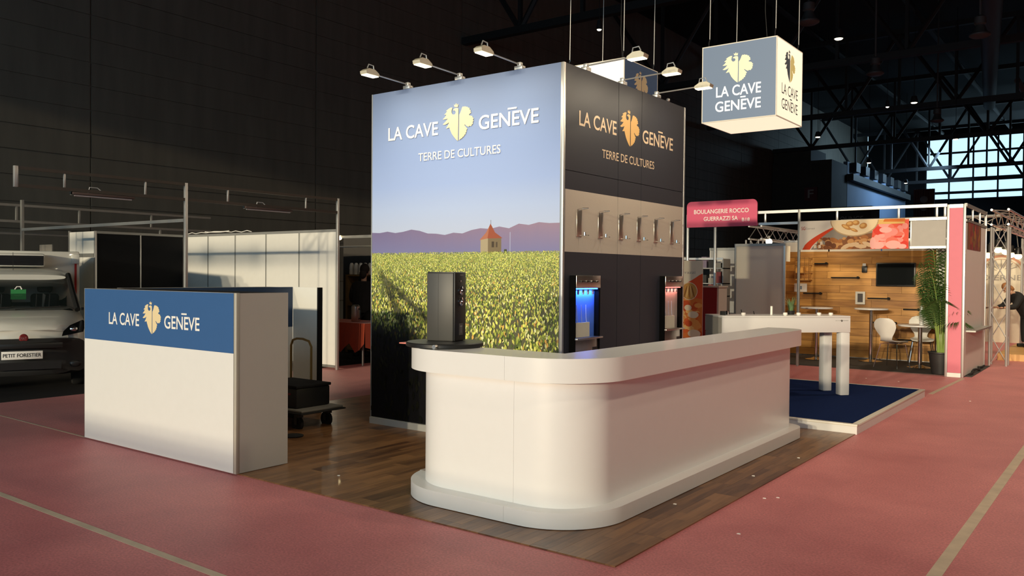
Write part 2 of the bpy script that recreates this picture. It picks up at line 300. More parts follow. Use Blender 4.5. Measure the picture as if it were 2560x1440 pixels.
# service block with letter sign, blue-lit wall, further dark volumes
sb = thing('service_block', 'dark grey service block standing out from the hall wall, letter sign on its face', 'building block', (-19.8, 62, 0))
M_block = mat('service_block_paint', (0.055, 0.052, 0.045, 1), 0.8, var=0.15, scale=1)
box('block_wall', M_block, sb, -21.95, -17.62, 62, 65.98, 0, 10.1); box('upper_box', M_block, sb, -21.95, -19.2, 62.3, 65.98, 10.1, 11.1); box('small_hatch', M_beam, sb, -19.0, -18.5, 61.9, 62.0, 9.4, 9.9)
sg = thing('letter_sign', 'dark red square sign with a pale letter F on the service block', 'sign', (-19, 61.85, 7.2))
box('sign_plate', mat('dark_red_sign', (0.10, 0.012, 0.018, 1), 0.6), sg, -19.5, -18.58, 61.85, 61.98, 7.2, 8.15); text_part('F', mat('dim_letter', (0.35, 0.30, 0.28, 1), 0.6), sg, (-19.25, 61.85, 7.38), X, Z, -Y, 0.42, 0.6)
bw = MB(); bw.box(-17.9, -17.6, 66.02, 86, 0, 10.4); bw = bw.build('wall_far_left', M_bluewall, None, kind='structure')
for i in range(7): box('roof_bracket', M_beam, bw, -17.6, -17.2, 67+2.8*i, 68.2+2.8*i, 9.7, 10.4)
box('duct', M_beam, bw, -17.6, -17.15, 66, 86, 8.95, 9.45)
area('bakery_spots', (-4.9, 16.4, 2.45), (-5.1, 17.4, 1.4), 7.5, (1, .80, .5), .5)
area('corridor_daylight', (-12.5, 76, 11.5), (-17.6, 76, 6), 900, (0.45, 0.72, 1.0), 8, 'RECTANGLE', 1.2)
lg = thing('lounge_box', 'black boxy lounge sign structure with faint grey letters far behind the bakery stand', 'sign', (-10.5, 40, 0))
box('dark_case', M_blackm, lg, -11.4, -9.6, 40, 41.5, 0, 4.85); text_part('LOUNGE', mat('faint_letter', (0.10, 0.10, 0.10, 1), 0.7), lg, (-11.1, 40, 4.15), X, Z, -Y, 1.15, 0.26)
cv = thing('corrugated_board', 'dark red corrugated board standing at the far end below the window', 'board', (-13, 70, 0))
box('board_panel', mat('dark_red_board', (0.085, 0.016, 0.014, 1), 0.7), cv, -13.75, -12.3, 70, 70.2, 0, 8.4)
for i in range(8): box('rib', mat('dark_red_rib', (0.12, 0.03, 0.025, 1), 0.7), cv, -13.72+.18*i, -13.64+.18*i, 69.93, 70, 0, 8.4)
for i, zz in enumerate((7.0, 7.6)): MB().ball((-13.0, 69.9, zz), .28, 12, (1, .2, 1)).build('badge', mat('badge_grey', (0.25, 0.2, 0.18, 1), 0.6), cv)
# roof trusses, purlins, ducts
def roof_truss(y, z0, z1, label):
    t = thing('roof_truss', label, 'roof truss', (-5, y, z0), 'roof trusses')
    for zz in (z0, z1): box('chord', M_beam, t, -21.9, 11.9, y-.14, y+.14, zz-.14, zz+.14)
    n = 12; dx = 33.8/n
    for i in range(n):
        a = (-21.9+i*dx, y, z0 if i % 2 else z1); b = (-21.9+(i+1)*dx, y, z1 if i % 2 else z0)
        MB().tube([a, b], 0.11, 6).build('diagonal', M_beam, t)
        if i: box('web_post', M_beam, t, -21.9+i*dx-.07, -21.9+i*dx+.07, y-.07, y+.07, z0, z1)
ords = ['nearest', 'second', 'third', 'fourth', 'fifth', 'farthest']
for i, y in enumerate((26, 38, 50, 62.0, 74, 84)): roof_truss(y, 11.0 if i < 4 else 10.4, 15.2, 'black steel roof truss across the dark hall, %s from the camera' % ords[i])
for i, x in enumerate((-15, -9.4, -3.8, 1.8)):
    o = MB().tube([(x, 5, 15.5), (x, 89, 15.5)], 0.16, 8).build('roof_pipe', M_beam); tag(o, 'long dark pipe running under the roof, %s from the left' % ['first', 'second', 'third', 'fourth'][i], 'pipe', 'roof pipes')
o = MB().tube([(-2.5, 20, 9.6), (-7.5, 60, 12.5)], 0.34, 12).build('roof_duct', M_beam); tag(o, 'thick dark round duct slanting below the roof at upper right', 'duct')
for i in range(2):
    o = MB().tube([(-5.2+1.1*i, 52, 12.2), (-4.4+1.1*i, 62, 10.2)], 0.16, 10).build('roof_tube', M_alud); tag(o, 'short grey tube under the roof above the far window, %s one' % ['left', 'right'][i], 'pipe')
# pendants
def pendant_lit(p, label, s=1.0):
    t = thing('pendant_lamp', label, 'lamp', p, 'lit hall pendants', local=True)
    MB().lathe([(.02, .30), (.10*s, .28), (.15*s, .1), (.16*s, 0), (.13*s, 0.0), (.12*s, .08)]).build('lamp_shade', M_beam, t)
    MB().lathe([(.125*s, .012), (.10*s, -.02), (.02, -.035)]).build('lamp_glass', M_lamp, t)
    MB().tube([(0, 0, .3), (0, 0, 16-p[2])], .012, 6).build('rod', M_beam, t); return t
LP = [((-13.05, 21.8, 9.0), 'small lit pendant lamp between the hanging wires above the tower'), ((-7.49, 26.9, 9.0), 'bright pendant lamp right of the lit hanging cube'), ((-7.6, 38.5, 9.0), 'lit pendant lamp below the middle dark bell lamp'),
      ((-8.72, 38.8, 9.0), 'dim small pendant lamp left of a brighter one'), ((-13.55, 45.1, 9.0), 'lit pendant lamp just under the hanging cube'), ((-13.87, 57.0, 9.0), 'lit pendant lamp above the blue-lit wall'),
      ((-14.46, 70.7, 9.0), 'farthest small lit pendant lamp, left of the window'), ((-7.77, 49.8, 9.0), 'lit pendant lamp just above the far window')]
for p, l in LP: pendant_lit(p, l, 0.55 if 'dim' in l or p[2] and p[1] < 22.5 and p[0] < -10 else 1.0)
for i, p in enumerate(FILL_LAMPS):  # housings for the added fill lamps, out of view
    t = thing('added_aisle_lamp', 'added unseen black pendant lamp over the aisle, %s from the front' % ords[i], 'lamp', p, 'added aisle pendants', local=True)
    MB().lathe([(.05, .30), (.28, .22), (.36, -.10), (.34, -.10), (.27, .20), (.05, .26)]).build('lamp_shade', M_beam, t); MB().tube([(0, 0, .28), (0, 0, 7.49)], .015, 6).build('rod', M_beam, t)
M_bell = mat('dull_grey_bell', (.10, .10, .10, 1), .5, .3)
def bell(p, label):
    t = thing('bell_lamp', label, 'lamp', p, 'unlit bell lamps', local=True)
    MB().lathe([(.05, .62), (.16, .56), (.17, .36), (.12, .32), (.20, .12), (.30, .04), (.30, 0), (.22, -.05)]).build('lamp_shade', M_bell, t); MB().tube([(0, 0, .6), (0, 0, 16-p[2])], .035, 8).build('rod', M_bell, t)
bell((-7.73, 24.7, 9.0), 'unlit grey bell lamp at the top edge, right of the hanging cube'); bell((-7.69, 32.3, 9.0), 'unlit grey bell lamp on a long rod, middle of three'); bell((-3.91, 29.0, 9.0), 'unlit grey bell lamp on a rod at far upper right')
bell((-7.6, 43.6, 9.0), 'unlit grey bell lamp, farthest of four, near the roof pipes')
# floor tapes
M_tape = mat('worn_pale_tape', (0.62, 0.50, 0.37, 1), 0.6, var=0.3, scale=6)
def tape(p, q, wd, label):
    p, q = Vector(p), Vector(q); d = (q-p).normalized(); n = Vector((-d.y, d.x, 0))*wd/2
    m = MB(); m.face([p-n, q-n, q+n, p+n]); L = (q-p).length; m2 = MB()
    m2.prism([(0, -wd/2), (L, -wd/2), (L, wd/2), (0, wd/2)], p, d, Vector((-d.y, d.x, 0)), Z, 0.0, 0.0015); tag(m2.build('floor_tape', M_tape), label, 'tape')
tape((-9.5, 2.6, 0), (-1.2, 2.6, 0), .05, 'pale floor tape line crossing the lower left corner of the floor'); tape((-.86, 3.0, 0), (-.78, 11.5, 0), .07, 'worn yellowish floor tape along the right aisle')
tape((-2.24, 12.7, 0), (-2.18, 15.05, 0), .06, 'pale tape from the blue platform corner to the pink pillar'); tape((-10.9, 4.03, 0), (-8.1, 4.0, 0), .02, 'thin pale seam tape on the pink floor left of the logo counter')
box('floor_carpet', M_greycarpet, None, -7.5, -2.1, 15.3, 17.5, 0.0, 0.006, kind='structure')
# laminate floor boards
M_board = wood_mat('brown_strip_laminate', C(84, 54, 34), C(150, 108, 70), 0.38, (14, 1.2, 1), 3.0, coat=0.1, tile=(0.42, 0.065))
lf = thing('laminate_floor', 'brown strip laminate floor laid in boards under the bar and logo counters', 'laminate', (-5.2, 6.4, 0))
x = -8.05; c = 0
while x < -2.27:
    x1 = min(x+.193, -2.26); y = 4.0-(0.31*c % 1.2); c += 1
    while y < 8.9:
        a, b = max(y, 4.0), min(y+1.2, 8.9)
        if b-a > .02:
            o = box('floor_board', M_board, None, x+.0006, x1-.0006, a+.0006, b-.0006, 0.0, 0.008); o.parent = lf
            for v in o.data.vertices: v.co -= Vector((x, a, 0))
            o.location = Vector((x, a, 0))-Vector(lf.location)
        y += 1.2
    x = x1

# ------------------------------------------------------------------ display tower
TX0, TX1, TY0, TY1, TH = -6.53, -4.098, 6.245, 8.75, 3.5
tw = thing('display_tower', 'tall square display tower with vineyard photo front and dark shelf side', 'exhibition tower', (-5.31, 7.5, 0))
M_plinth = mat('pale_plinth', (0.62, 0.62, 0.58, 1), 0.5, var=0.02)
box('plinth', M_plinth, tw, TX0-.0, TX1, TY0-.012, TY1, 0.008, 0.075)
M_dark = bpy.data.materials.new('anthracite_print'); M_dark.use_nodes = True
def dark_print():
    nt = M_dark.node_tree; b = nt.nodes['Principled BSDF']; L = nt.links.new; b.inputs['Roughness'].default_value = 0.5
    tc = nt.nodes.new('ShaderNodeTexCoord'); sp = nt.nodes.new('ShaderNodeSeparateXYZ'); L(tc.outputs['Object'], sp.inputs[0])
    cr = nt.nodes.new('ShaderNodeValToRGB'); cr.color_ramp.interpolation = 'CONSTANT'; e = cr.color_ramp.elements
    mr = nt.nodes.new('ShaderNodeMath'); mr.operation = 'DIVIDE'; mr.inputs[1].default_value = 4.0; L(sp.outputs[2], mr.inputs[0]); L(mr.outputs[0], cr.inputs[0])
    dk = (0.040, 0.044, 0.060, 1); e[0].color = dk; e[0].position = 0; e[1].color = (0.72, 0.66, 0.56, 1); e[1].position = 1.80/4
    k = e.new(2.365/4); k.color = dk
    n = nt.nodes.new('ShaderNodeTexNoise'); n.inputs['Scale'].default_value = 160; L(tc.outputs['Object'], n.inputs['Vector'])
    mx = nt.nodes.new('ShaderNodeMix'); mx.data_type = 'RGBA'; mx.blend_type = 'MULTIPLY'; mx.inputs[0].default_value = 0.25; L(cr.outputs[0], mx.inputs[6]); L(n.outputs[0], mx.inputs[7]); L(mx.outputs[2], b.inputs['Base Color'])
dark_print()
ys = [TY0+.035, 7.233, 7.714, TY1-.035]
for i in range(3):
    for a, b in ((0.08, 2.545), (2.545, TH)): box('dark_panel', M_dark, tw, TX1-.03, TX1, ys[i]+.0035, ys[i+1]-.0035, a+.0025, b-.0025)
box('core_wall', M_blackm, tw, TX0+.03, TX1-.032, TY0+.03, TY1-.03, 0.08, TH-.02)
for x0, y0 in ((TX1-.032, TY0), (TX1-.032, TY1-.034), (TX0, TY1-.034)): box('corner_post', M_alu, tw, x0, x0+.034, y0, y0+.034, 0.075, TH, .004)
box('edge_profile', M_alu, tw, TX0, TX0+.012, TY0, TY0+.03, .075, TH)
box('front_board', M_matt, tw, TX0+.012, TX1-.032, TY0+.006, TY0+.028, 0.08, TH)
pr = Print((TX0+.012, TY0+.0055, 0), X, Z, -Y); W = TX1-.032-TX0-.012
LW = (1.40, 1.19, 0.86)                                        # printed colours as they read under neutral light
def pc(r, g, b, k=1.0): return tuple(min(1, lin(v)/l*k) for v, l in zip((r, g, b), LW))+(1,)
sky = [(3.5, (132, 142, 156)), (3.2, (144, 156, 173)), (2.8, (168, 181, 202)), (2.5, (186, 198, 218)), (2.25, (210, 216, 224)), (2.05, (222, 222, 222)), (1.75, (226, 220, 214))]
for (z1, c1), (z0, c0) in zip(sky, sky[1:]): pr.add([(0, z0), (W, z0), (W, z1), (0, z1)], None, [pc(*c0), pc(*c0), pc(*c1), pc(*c1)])
mt = [0.215, .21, .222, .205, .215, .235, .22, .19, .185, .17, .19, .18, .21, .225, .215, .235, .215, .255, .24, .262, .25, .25]
for i in range(len(mt)-1):
    u0, u1 = W*i/(len(mt)-1), W*(i+1)/(len(mt)-1); r = i/len(mt)
    top = pc(146+42*r, 126+24*r, 148+2*r); pr.add([(u0, 1.78), (u1, 1.78), (u1, 1.82+mt[i+1]), (u0, 1.82+mt[i])], None, [pc(150, 142, 168)]*2+[top]*2)
hx = 1.605                                                     # little tower house in the photo
for p, c in (([(-.125, 1.78), (-.035, 1.78), (-.035, 1.945), (-.125, 1.935)], (206, 178, 128)), ([(-.035, 1.78), (.125, 1.78), (.125, 1.945), (-.035, 1.945)], (150, 124, 84)), ([(-.14, 1.93), (-.04, 1.945), (.14, 1.945), (.05, 2.0), (.012, 2.06), (-.005, 2.085), (-.02, 2.06), (-.06, 2.0)], (186, 96, 62)), ([(-.003, 2.08), (.001, 2.08), (.001, 2.12), (-.003, 2.12)], (120, 90, 80)),
             ([(-.14, 1.93), (-.06, 2.0), (-.02, 2.06), (-.04, 1.945)], (212, 130, 90)), ([(.01, 1.86), (.04, 1.86), (.04, 1.915), (.01, 1.915)], (92, 74, 52)), ([(.06, 1.86), (.08, 1.86), (.08, 1.91), (.06, 1.91)], (104, 84, 60)), ([(0, 1.79), (.05, 1.79), (.05, 1.81), (0, 1.81)], (96, 84, 50)), ([(.225, 1.78), (.232, 1.78), (.232, 2.0), (.225, 2.0)], (206, 200, 205)), ([(.15, 1.78), (.2, 1.78), (.19, 1.84), (.16, 1.84)], (92, 92, 56))):
    pr.add([(hx+a, b) for a, b in p], pc(*c))
def shade(u, v):                                               # how bright the vines are at this place in the photograph
    k = max(0, min(1, (v-(0.96-0.30*max(0, min(1, (u-.2)/1.1))))/0.22)); f = 1.0
    for off, sl in ((0.10, 0.60), (0.02, 1.45)):               # the dark furrows at left
        d = u-(off+sl*(1.68-v)); f *= 1-0.62*math.exp(-(d/(.035+.09*(1.7-v)))**2)*max(0, min(1, (1.72-v)*4))*(1 if u < 1.2 else 0)
    return k, f
N_ = 30
for j in range(N_):
    v0, v1 = .08+(1.80-.08)*j/N_, .08+(1.80-.08)*(j+1)/N_
    for i in range(16):
        u0, u1 = W*i/16, W*(i+1)/16; cs = []
        for a, b in ((u0, v0), (u1, v0), (u1, v1), (u0, v1)):
            k, f = shade(a, b); q = max(0, min(1, (b-1.3)/.5)); cs.append(pc(22+k*(92+50*q)*f, 20+k*(86+54*q)*f, 20+k*(50+18*q)*f))
        pr.add([(u0, v0), (u1, v0), (u1, v1), (u0, v1)], None, cs)
pr.step = 6e-8
rv = random.Random(3); v = 1.815
while v > .10:
    s = .010+.046*((1.82-v)/1.0)**1.1; n = int(W/(s*0.62))
    for i in range(n):
        u = rv.random()*W; vv = v+rv.uniform(-.5, .5)*s; k, f = shade(u, vv); br = k*f
        if vv < .09 or vv > 1.83: continue
        if rv.random() > .22+.78*br and br < .5 and rv.random() < .9: continue
        t = rv.random(); far = max(0, min(1, (vv-1.45)/.35))
        if t < .30: c = (214, 198, 84)
        elif t < .42: c = (236, 220, 128)
        elif t < .62: c = (160, 158, 58)
        elif t < .80: c = (112, 122, 46)
        elif t < .95: c = (72, 80, 36)
        else: c = (206, 150, 66)
        b = (0.10+0.90*br)*rv.uniform(.72, 1.08); c = tuple(x*b*(1-.25*far)+y*.25*far for x, y in zip(c, (170, 176, 84)))
        w_ = s*rv.uniform(.28, .58); h_ = s*rv.uniform(.6, 1.3); a = rv.uniform(-.5, .5); ca, sa = math.cos(a), math.sin(a)
        P4 = [(-.1*w_, -h_*.55), (w_*.5, -h_*.05), (w_*.25, h_*.4), (-w_*.2, h_*.5), (-w_*.5, h_*.05)]
        P4 = [(min(max(u+x*ca-y*sa, 0), W), min(max(vv+x*sa+y*ca, .081), 1.85)) for x, y in P4]
        pr.add(P4, pc(*c, 2.1))
    v -= s*.42
pr.build('vineyard_print', P_MAT, tw)
wordmark(tw, (0, TY0, 0), X, Z, -Y, -6.28, -5.588, -5.525, -5.128, -5.065, -4.367, 2.985, 0.137, 2.905, 3.275, M_letter, M_gold, (-5.851, -4.80, 2.743, 0.082))
for q in ('e',):
    wordmark(tw, (TX1+.0005, 0, 0), Y, Z, X, 6.505, 7.191, 7.26, 7.665, 7.731, 8.435, 2.972, 0.138, 2.90, 3.265, mat('pale_bronze_print', (0.75, 0.60, 0.42, 1), 0.5, var=.02), mat('bronze_print', (0.72, 0.45, 0.17, 1), 0.45, var=.03), (6.92, 7.995, 2.725, 0.082))
# clamp-on arm floodlights
def arm_light(base, d, label, L_=0.46):
    t = thing('arm_floodlight', label, 'floodlight', base, 'arm floodlights on the tower'); b = Vector(base); d = Vector(d); s = d.cross(Z)
    rot = Matrix((s, d, Z)).transposed()
    MB().box(b.x-.045, b.x+.045, b.y-.03, b.y+.03, b.z, b.z+.035, .005, rot, b).build('clamp', M_alu, t)
    MB().box(b.x-.02, b.x+.02, b.y-.02, b.y+.02, b.z+.03, b.z+.07, .004).build('pivot', M_alu, t)
    e = b+d*L_+Z*0.06; MB().tube([b+Z*.05, e], .0075, 8).build('arm', M_alu, t)
    h = MB(); prof = [(-.01, .012), (.04, .045), (.115, .045), (.16, .018), (.16, -.012), (-.01, -.012)]
    h.prism(prof, e-s*.045-Z*.01, d, (Z+d*.22).normalized(), s, 0, .09).build('lamp_housing', mat('cream_lamp_housing', (0.72, 0.66, 0.50, 1), 0.4, 0.3), t)
    MB().prism([(0, -.014), (.155, -.014), (.155, -.020), (0, -.020)], e-s*.04-Z*.01, d, (Z+d*.22).normalized(), s, 0, .08).build('lamp_glass', M_flood, t)
    MB().tube([e+d*.02+Z*.03, e+d*.03+Z*.08, e+d*.09+Z*.085, e+d*.11+Z*.045], .006, 6).build('yoke', M_alu, t)
    area('floodlight_beam', e+d*.12-Z*.045, e+d*-.15-Z*1.7, 5.5, (1.0, 0.84, 0.6), .09)
for i, x in enumerate((-6.031, -5.332, -4.605)): arm_light((x, TY0+.03, TH), (0, -1, 0), 'arm floodlight above the vineyard photo, %s from its left edge' % ords[i].replace('nearest', 'first'))
for i, y in enumerate((6.666, 7.357, 8.098)): arm_light((TX1-.03, y, TH), (1, 0, 0), 'arm floodlight above the dark tower side, %s from the near corner' % ords[i].replace('nearest', 'first'))
MB().ball((TX1-.02, 8.347, TH+.02), .022, 10).build('end_knob', M_alu, tw)
# chrome bottle holders
M_plate = mat('polished_plate', (0.62, 0.56, 0.48, 1), 0.28, 0.85, var=0.25, scale=7)
for i, y in enumerate((6.518, 6.90, 7.295, 7.67, 8.045, 8.43)):
    t = thing('bottle_holder', 'chrome plate bottle holder on the beige tower band, %s from the left' % (ords[i] if i else 'first'), 'bottle holder', (TX1, y, 1.96), 'bottle holders')
    box('back_plate', M_plate, t, TX1, TX1+.006, y-.045, y+.045, 1.955, 2.20, .002)
    MB().tube([(TX1+.005, y-.03, 2.205), (TX1+.06, y-.035, 2.21), (TX1+.10, y, 2.21), (TX1+.06, y+.035, 2.21), (TX1+.005, y+.03, 2.205)], .005, 6).build('neck_ring', M_chrome, t)
    MB().tube([(TX1+.005, y, 1.965), (TX1+.10, y+.01, 1.965)], .005, 6).build('foot_pin', M_chrome, t); MB().tube([(TX1+.06, y+.005, 1.965), (TX1+.06, y+.005, 1.995)], .011, 8).build('foot_stop', M_chrome, t)
# wine dispensers
M_jet = mat('jet_black', (0.004, 0.004, 0.004, 1), 0.9, var=0.1, spec=0.05)
def dispenser(y, label, ledcol, es, power):
    t = thing('wine_dispenser', label, 'dispenser', (TX1, y, .60), 'wine dispensers'); x0, x1 = TX1+.003, TX1+.06
    box('side_panel', M_jet, t, x0, x1, y-.016, y-.001, .60, 1.60); box('side_panel', M_jet, t, x0, x1, y+.40, y+.425, .62, 1.48)
    box('top_panel', M_steel, t, x0, x1+.004, y-.0, y+.425, 1.485, 1.60, .003)
    for k in range(4): MB().tube([(x1+.003, y+.075+.09*k, 1.545), (x1+.02, y+.075+.09*k, 1.545)], .010, 8).build('tap_button', M_chrome, t)
    box('slot', M_black, t, x1+.004, x1+.006, y+.04, y+.38, 1.541, 1.549)
    box('back_wall', mat('tinted_lining_'+('blue' if ledcol[2] > .5 else 'pale'), (0.16, 0.34, 0.80, 1) if ledcol[2] > .5 else (0.60, 0.55, 0.50, 1), 0.3), t, x0+.001, x0+.006, y+.0, y+.40, 1.03, 1.485)  # blue of the bay light put into the lining colour
    led = mat('led_'+('blue' if ledcol[2] > .5 else 'red'), ledcol, 0.3, emit=ledcol, es=es); box('led_strip', led, t, x0+.02, x0+.05, y+.01, y+.39, 1.472, 1.483)
    for k in range(4): MB().lathe([(.009, .0), (.012, .03), (.012, .06)], (x0+.035, y+.07+.085*k, 1.425), 8).build('nozzle', M_chrome, t)
    for k in range(3): MB().tube([(x0+.025, y+.06+.08*k, 1.33), (x0+.022, y+.07+.08*k, 1.22), (x0+.025, y+.09+.08*k, 1.10)], .004, 6).build('drip_tube', mat('clear_tube', (0.6, 0.65, 0.8, 1), 0.2), t)
    box('label_card', mat('pale_card', (0.72, 0.68, 0.55, 1), 0.6), t, x0+.035, x0+.05, y+.015, y+.25, 1.035, 1.17)
    box('drip_shelf', M_steel, t, x0, x1+.025, y-.01, y+.445, 1.012, 1.03, .003)
    box('lower_front', M_steel, t, x0, x1-.005, y+.0, y+.42, .62, 1.012, .003); box('display_window', M_black, t, x1-.006, x1-.002, y+.30, y+.38, .90, .935)
    area('dispenser_light', (x0+.03, y+.2, 1.46), (x0+.005, y+.2, 1.1), power, ledcol[:3], .35, 'RECTANGLE', .03)
dispenser(6.385, 'wine dispenser with blue-lit glass bay in the tower, nearer the vineyard corner', (0.06, 0.20, 1.0, 1), 5, 4.0)
dispenser(8.17, 'wine dispenser with reddish bay in the tower, at its far end', (1.0, 0.30, 0.25, 1), 1.2, .8)  # red strip and lamp added to imitate a reflection in this bay

# ------------------------------------------------------------------ hanging cubes
M_cfront = mat('lit_blue_grey_face', (0.05, 0.10, 0.17, 1), 0.4, emit=(0.80, 0.86, 1.0, 1), es=0.185, var=.01)
M_cwhite = mat('lit_cream_face', (0.55, 0.50, 0.40, 1), 0.4, emit=(1.0, 0.84, 0.60, 1), es=0.95, var=.01)
M_cfw = mat('lit_white_face', (0.85, 0.84, 0.8, 1), 0.4, emit=(1.0, 0.95, 0.82, 1), es=0.6, var=.01)
M_litgold = mat('lit_gold_emblem', (0.8, 0.7, 0.4, 1), 0.4, emit=(1, 0.86, 0.46, 1), es=0.62); M_litletter = mat('lit_white_letter', (0.9, 0.9, 0.86, 1), 0.4, emit=(1, 0.96, 0.86, 1), es=0.75)
M_dkletter = mat('dark_blue_letter', (0.03, 0.05, 0.09, 1), 0.5)
def cube(x1, y0, z0, label, lit, s=1.0):
    t = thing('hanging_cube', label, 'lightbox', (x1-s/2, y0+s/2, z0), 'hanging logo cubes'); x0 = x1-s; y1 = y0+s; z1 = z0+s; e = .012
    front, side, under = (M_cfront, M_cwhite, M_cwhite) if lit else (M_cfw, M_navy, M_cfw)
    ff = box('front_face', front, t, x0+e, x1-e, y0, y0+.008, z0+e, z1-e); sf = box('side_face', side, t, x1-.008, x1, y0+e, y1-e, z0+e, z1-e)
    box('underside', under, t, x0+e, x1-e, y0+e, y1-e, z0, z0+.008); box('top_cover', M_matt, t, x0+e, x1-e, y0+e, y1-e, z1-.008, z1)
    box('back_face', M_matt, t, x0+e, x1-e, y1-.008, y1, z0+e, z1-e); box('left_face', M_matt, t, x0, x0+.008, y0+e, y1-e, z0+e, z1-e)
    fr = mat('pale_frame_edge', (0.80, 0.76, 0.66, 1), 0.4, emit=(1, .85, .6, 1), es=.12)
    for a, b in ((x0, y0), (x1-e, y0), (x0, y1-e), (x1-e, y1-e)): box('frame_edge', fr, t, a, a+e, b, b+e, z0, z1)
    for zz in (z0, z1-e):
        for b in (y0, y1-e): box('frame_edge', fr, t, x0+e, x1-e, b, b+e, zz, zz+e)
        for a in (x0, x1-e): box('frame_edge', fr, t, a, a+e, y0+e, y1-e, zz, zz+e)
    if lit:
        text_part('LA CAVE', M_litletter, ff, (x0+.20, y0, z0+.315), X, Z, -Y, .60, .137); text_part('GENEVE', M_litletter, ff, (x0+.19, y0, z0+.125), X, Z, -Y, .61, .135)
        m = MB(); m.face([(x0+.53, y0-.0015, z0+.279), (x0+.60, y0-.0015, z0+.279), (x0+.60, y0-.0015, z0+.296), (x0+.53, y0-.0015, z0+.296)]); m.build('macron', M_litletter, ff, recalc=False)
        emblem(ff, (x0+.285, y0, z0+.48), X, Z, -Y, .41, .39, M_litgold)
        text_part('LA CAVE', M_dkletter, sf, (x1, y0+.19, z0+.315), Y, Z, X, .62, .137, bold=.0); text_part('GENEVE', M_dkletter, sf, (x1, y0+.19, z0+.125), Y, Z, X, .62, .135, bold=.0)
        m = MB(); m.face([(x1+.0015, y0+.50, z0+.279), (x1+.0015, y0+.58, z0+.279), (x1+.0015, y0+.58, z0+.294), (x1+.0015, y0+.50, z0+.294)]); m.build('macron', M_dkletter, sf, recalc=False)
        emblem(sf, (x1, y0+.28, z0+.50), Y, Z, X, .42, .42, mat('navy_emblem', (0.02, 0.05, 0.11, 1), 0.5), mat('olive_gold_emblem', (0.50, 0.38, 0.10, 1), 0.5, emit=(.8, .62, .2, 1), es=.4))
    else:
        emblem(sf, (x1, y0+.28, z0+.48), Y, Z, X, .42, .42, M_gold)
    for a, b in ((x0+.08, y0+.03), (x1-.04, y0+.03), (x0+.08, y1-.05), (x1-.05, y1-.05)):
        MB().tube([(a, b, z1), (a, b, z1+.06), (a+.01, b, z1+.10)], .009, 6).build('hook', M_chrome, t); MB().tube([(a+.01, b, z1+.09), (a+.05, b+.1, 15.8)], .006, 5).build('suspension_wire', M_alu, t)
    MB().tube([((x0+x1)/2+.2, (y0+y1)/2, z1), ((x0+x1)/2+.16, (y0+y1)/2, z1+.5), ((x0+x1)/2+.22, (y0+y1)/2, 15.8)], .005, 5).build('power_cable', M_black, t)
cube(-3.64, 10.4, 3.625, 'lit hanging cube with blue-grey logo front and cream logo side', True); cube(-5.67, 10.15, 3.60, 'hanging cube with white front and navy logo side behind the tower', False)

# ------------------------------------------------------------------ bar counter
bc = thing('bar_counter', 'long white rounded bar counter on the brown laminate floor', 'counter', (-3.2, 6.3, 0))
def bar_path(off, wid, x0=-4.33, y0=4.26, x1=-2.63, y1=8.50, r=.5, r2=.22, n=22):
    o = []; i = []; inn = off+wid; ix1 = x1-inn; iy0 = y0+inn
    x0o, y0o, x1o, y1o = x0+off, y0+off, x1-off, y1-off; ra = max(.05, r-off); rb = max(.04, r2-off)
    for k in range(n+1): a = PI+PI/2*k/n; o.append((x0+r+ra*math.cos(a), y0+r+ra*math.sin(a)))
    for k in range(1, 7): o.append((x0+r+(x1-x0-2*r)*k/7, y0o))
    for k in range(n+1): a = 1.5*PI+PI/2*k/n; o.append((x1-r+ra*math.cos(a), y0+r+ra*math.sin(a)))
    for k in range(1, 13): o.append((x1o, y0+r+(y1-r2-y0-r)*k/13))
    for k in range(9): a = PI/2*k/8; o.append((x1-r2+rb*math.cos(a), y1-r2+rb*math.sin(a)))
    n1 = n+1+6; m = n1+n//2                                     # inner path: straight, corner, straight
    for k, p in enumerate(o):
        if k <= m: t = (p[0]-x0o)/(x1o-x0o); i.append((min(max(p[0], x0o), ix1-.10) if k < m-2 else ix1-.05*(m-k), iy0) if k < m else (ix1, iy0))
        else: i.append((ix1, min(max(p[1], iy0), y1o)))
    return o, i, n
def bar_sections(name, off, wid, z0, z1, m, cuts, gap=.0012):
    o, i, n = bar_path(off, wid); prev = 0
    for c in cuts+[len(o)-1]:
        a = o[prev:c+1]; b = i[prev:c+1]
        if prev: d = (Vector(a[1])-Vector(a[0])).normalized()*gap; a = [tuple(Vector(a[0])+d)]+a[1:]; b = [tuple(Vector(b[0])+d)]+b[1:]
        MB().strip(a, b, z0, z1).build(name, m, bc); prev = c
bar_sections('plinth_section', 0, .40, .012, .115, M_white, [28, 55, 60]); bar_sections('counter_top_section', 0, .40, .925, 1.08, M_white, [28, 55, 59])
bar_sections('body_panel', .105, .27, .115, .925, M_white, [28])
box('shadow_gap_foot', M_blackm, bc, -4.0, -3.1, 4.32, 4.6, .008, .012); box('shadow_gap_foot', M_blackm, bc, -2.98, -2.68, 4.9, 8.3, .008, .012)
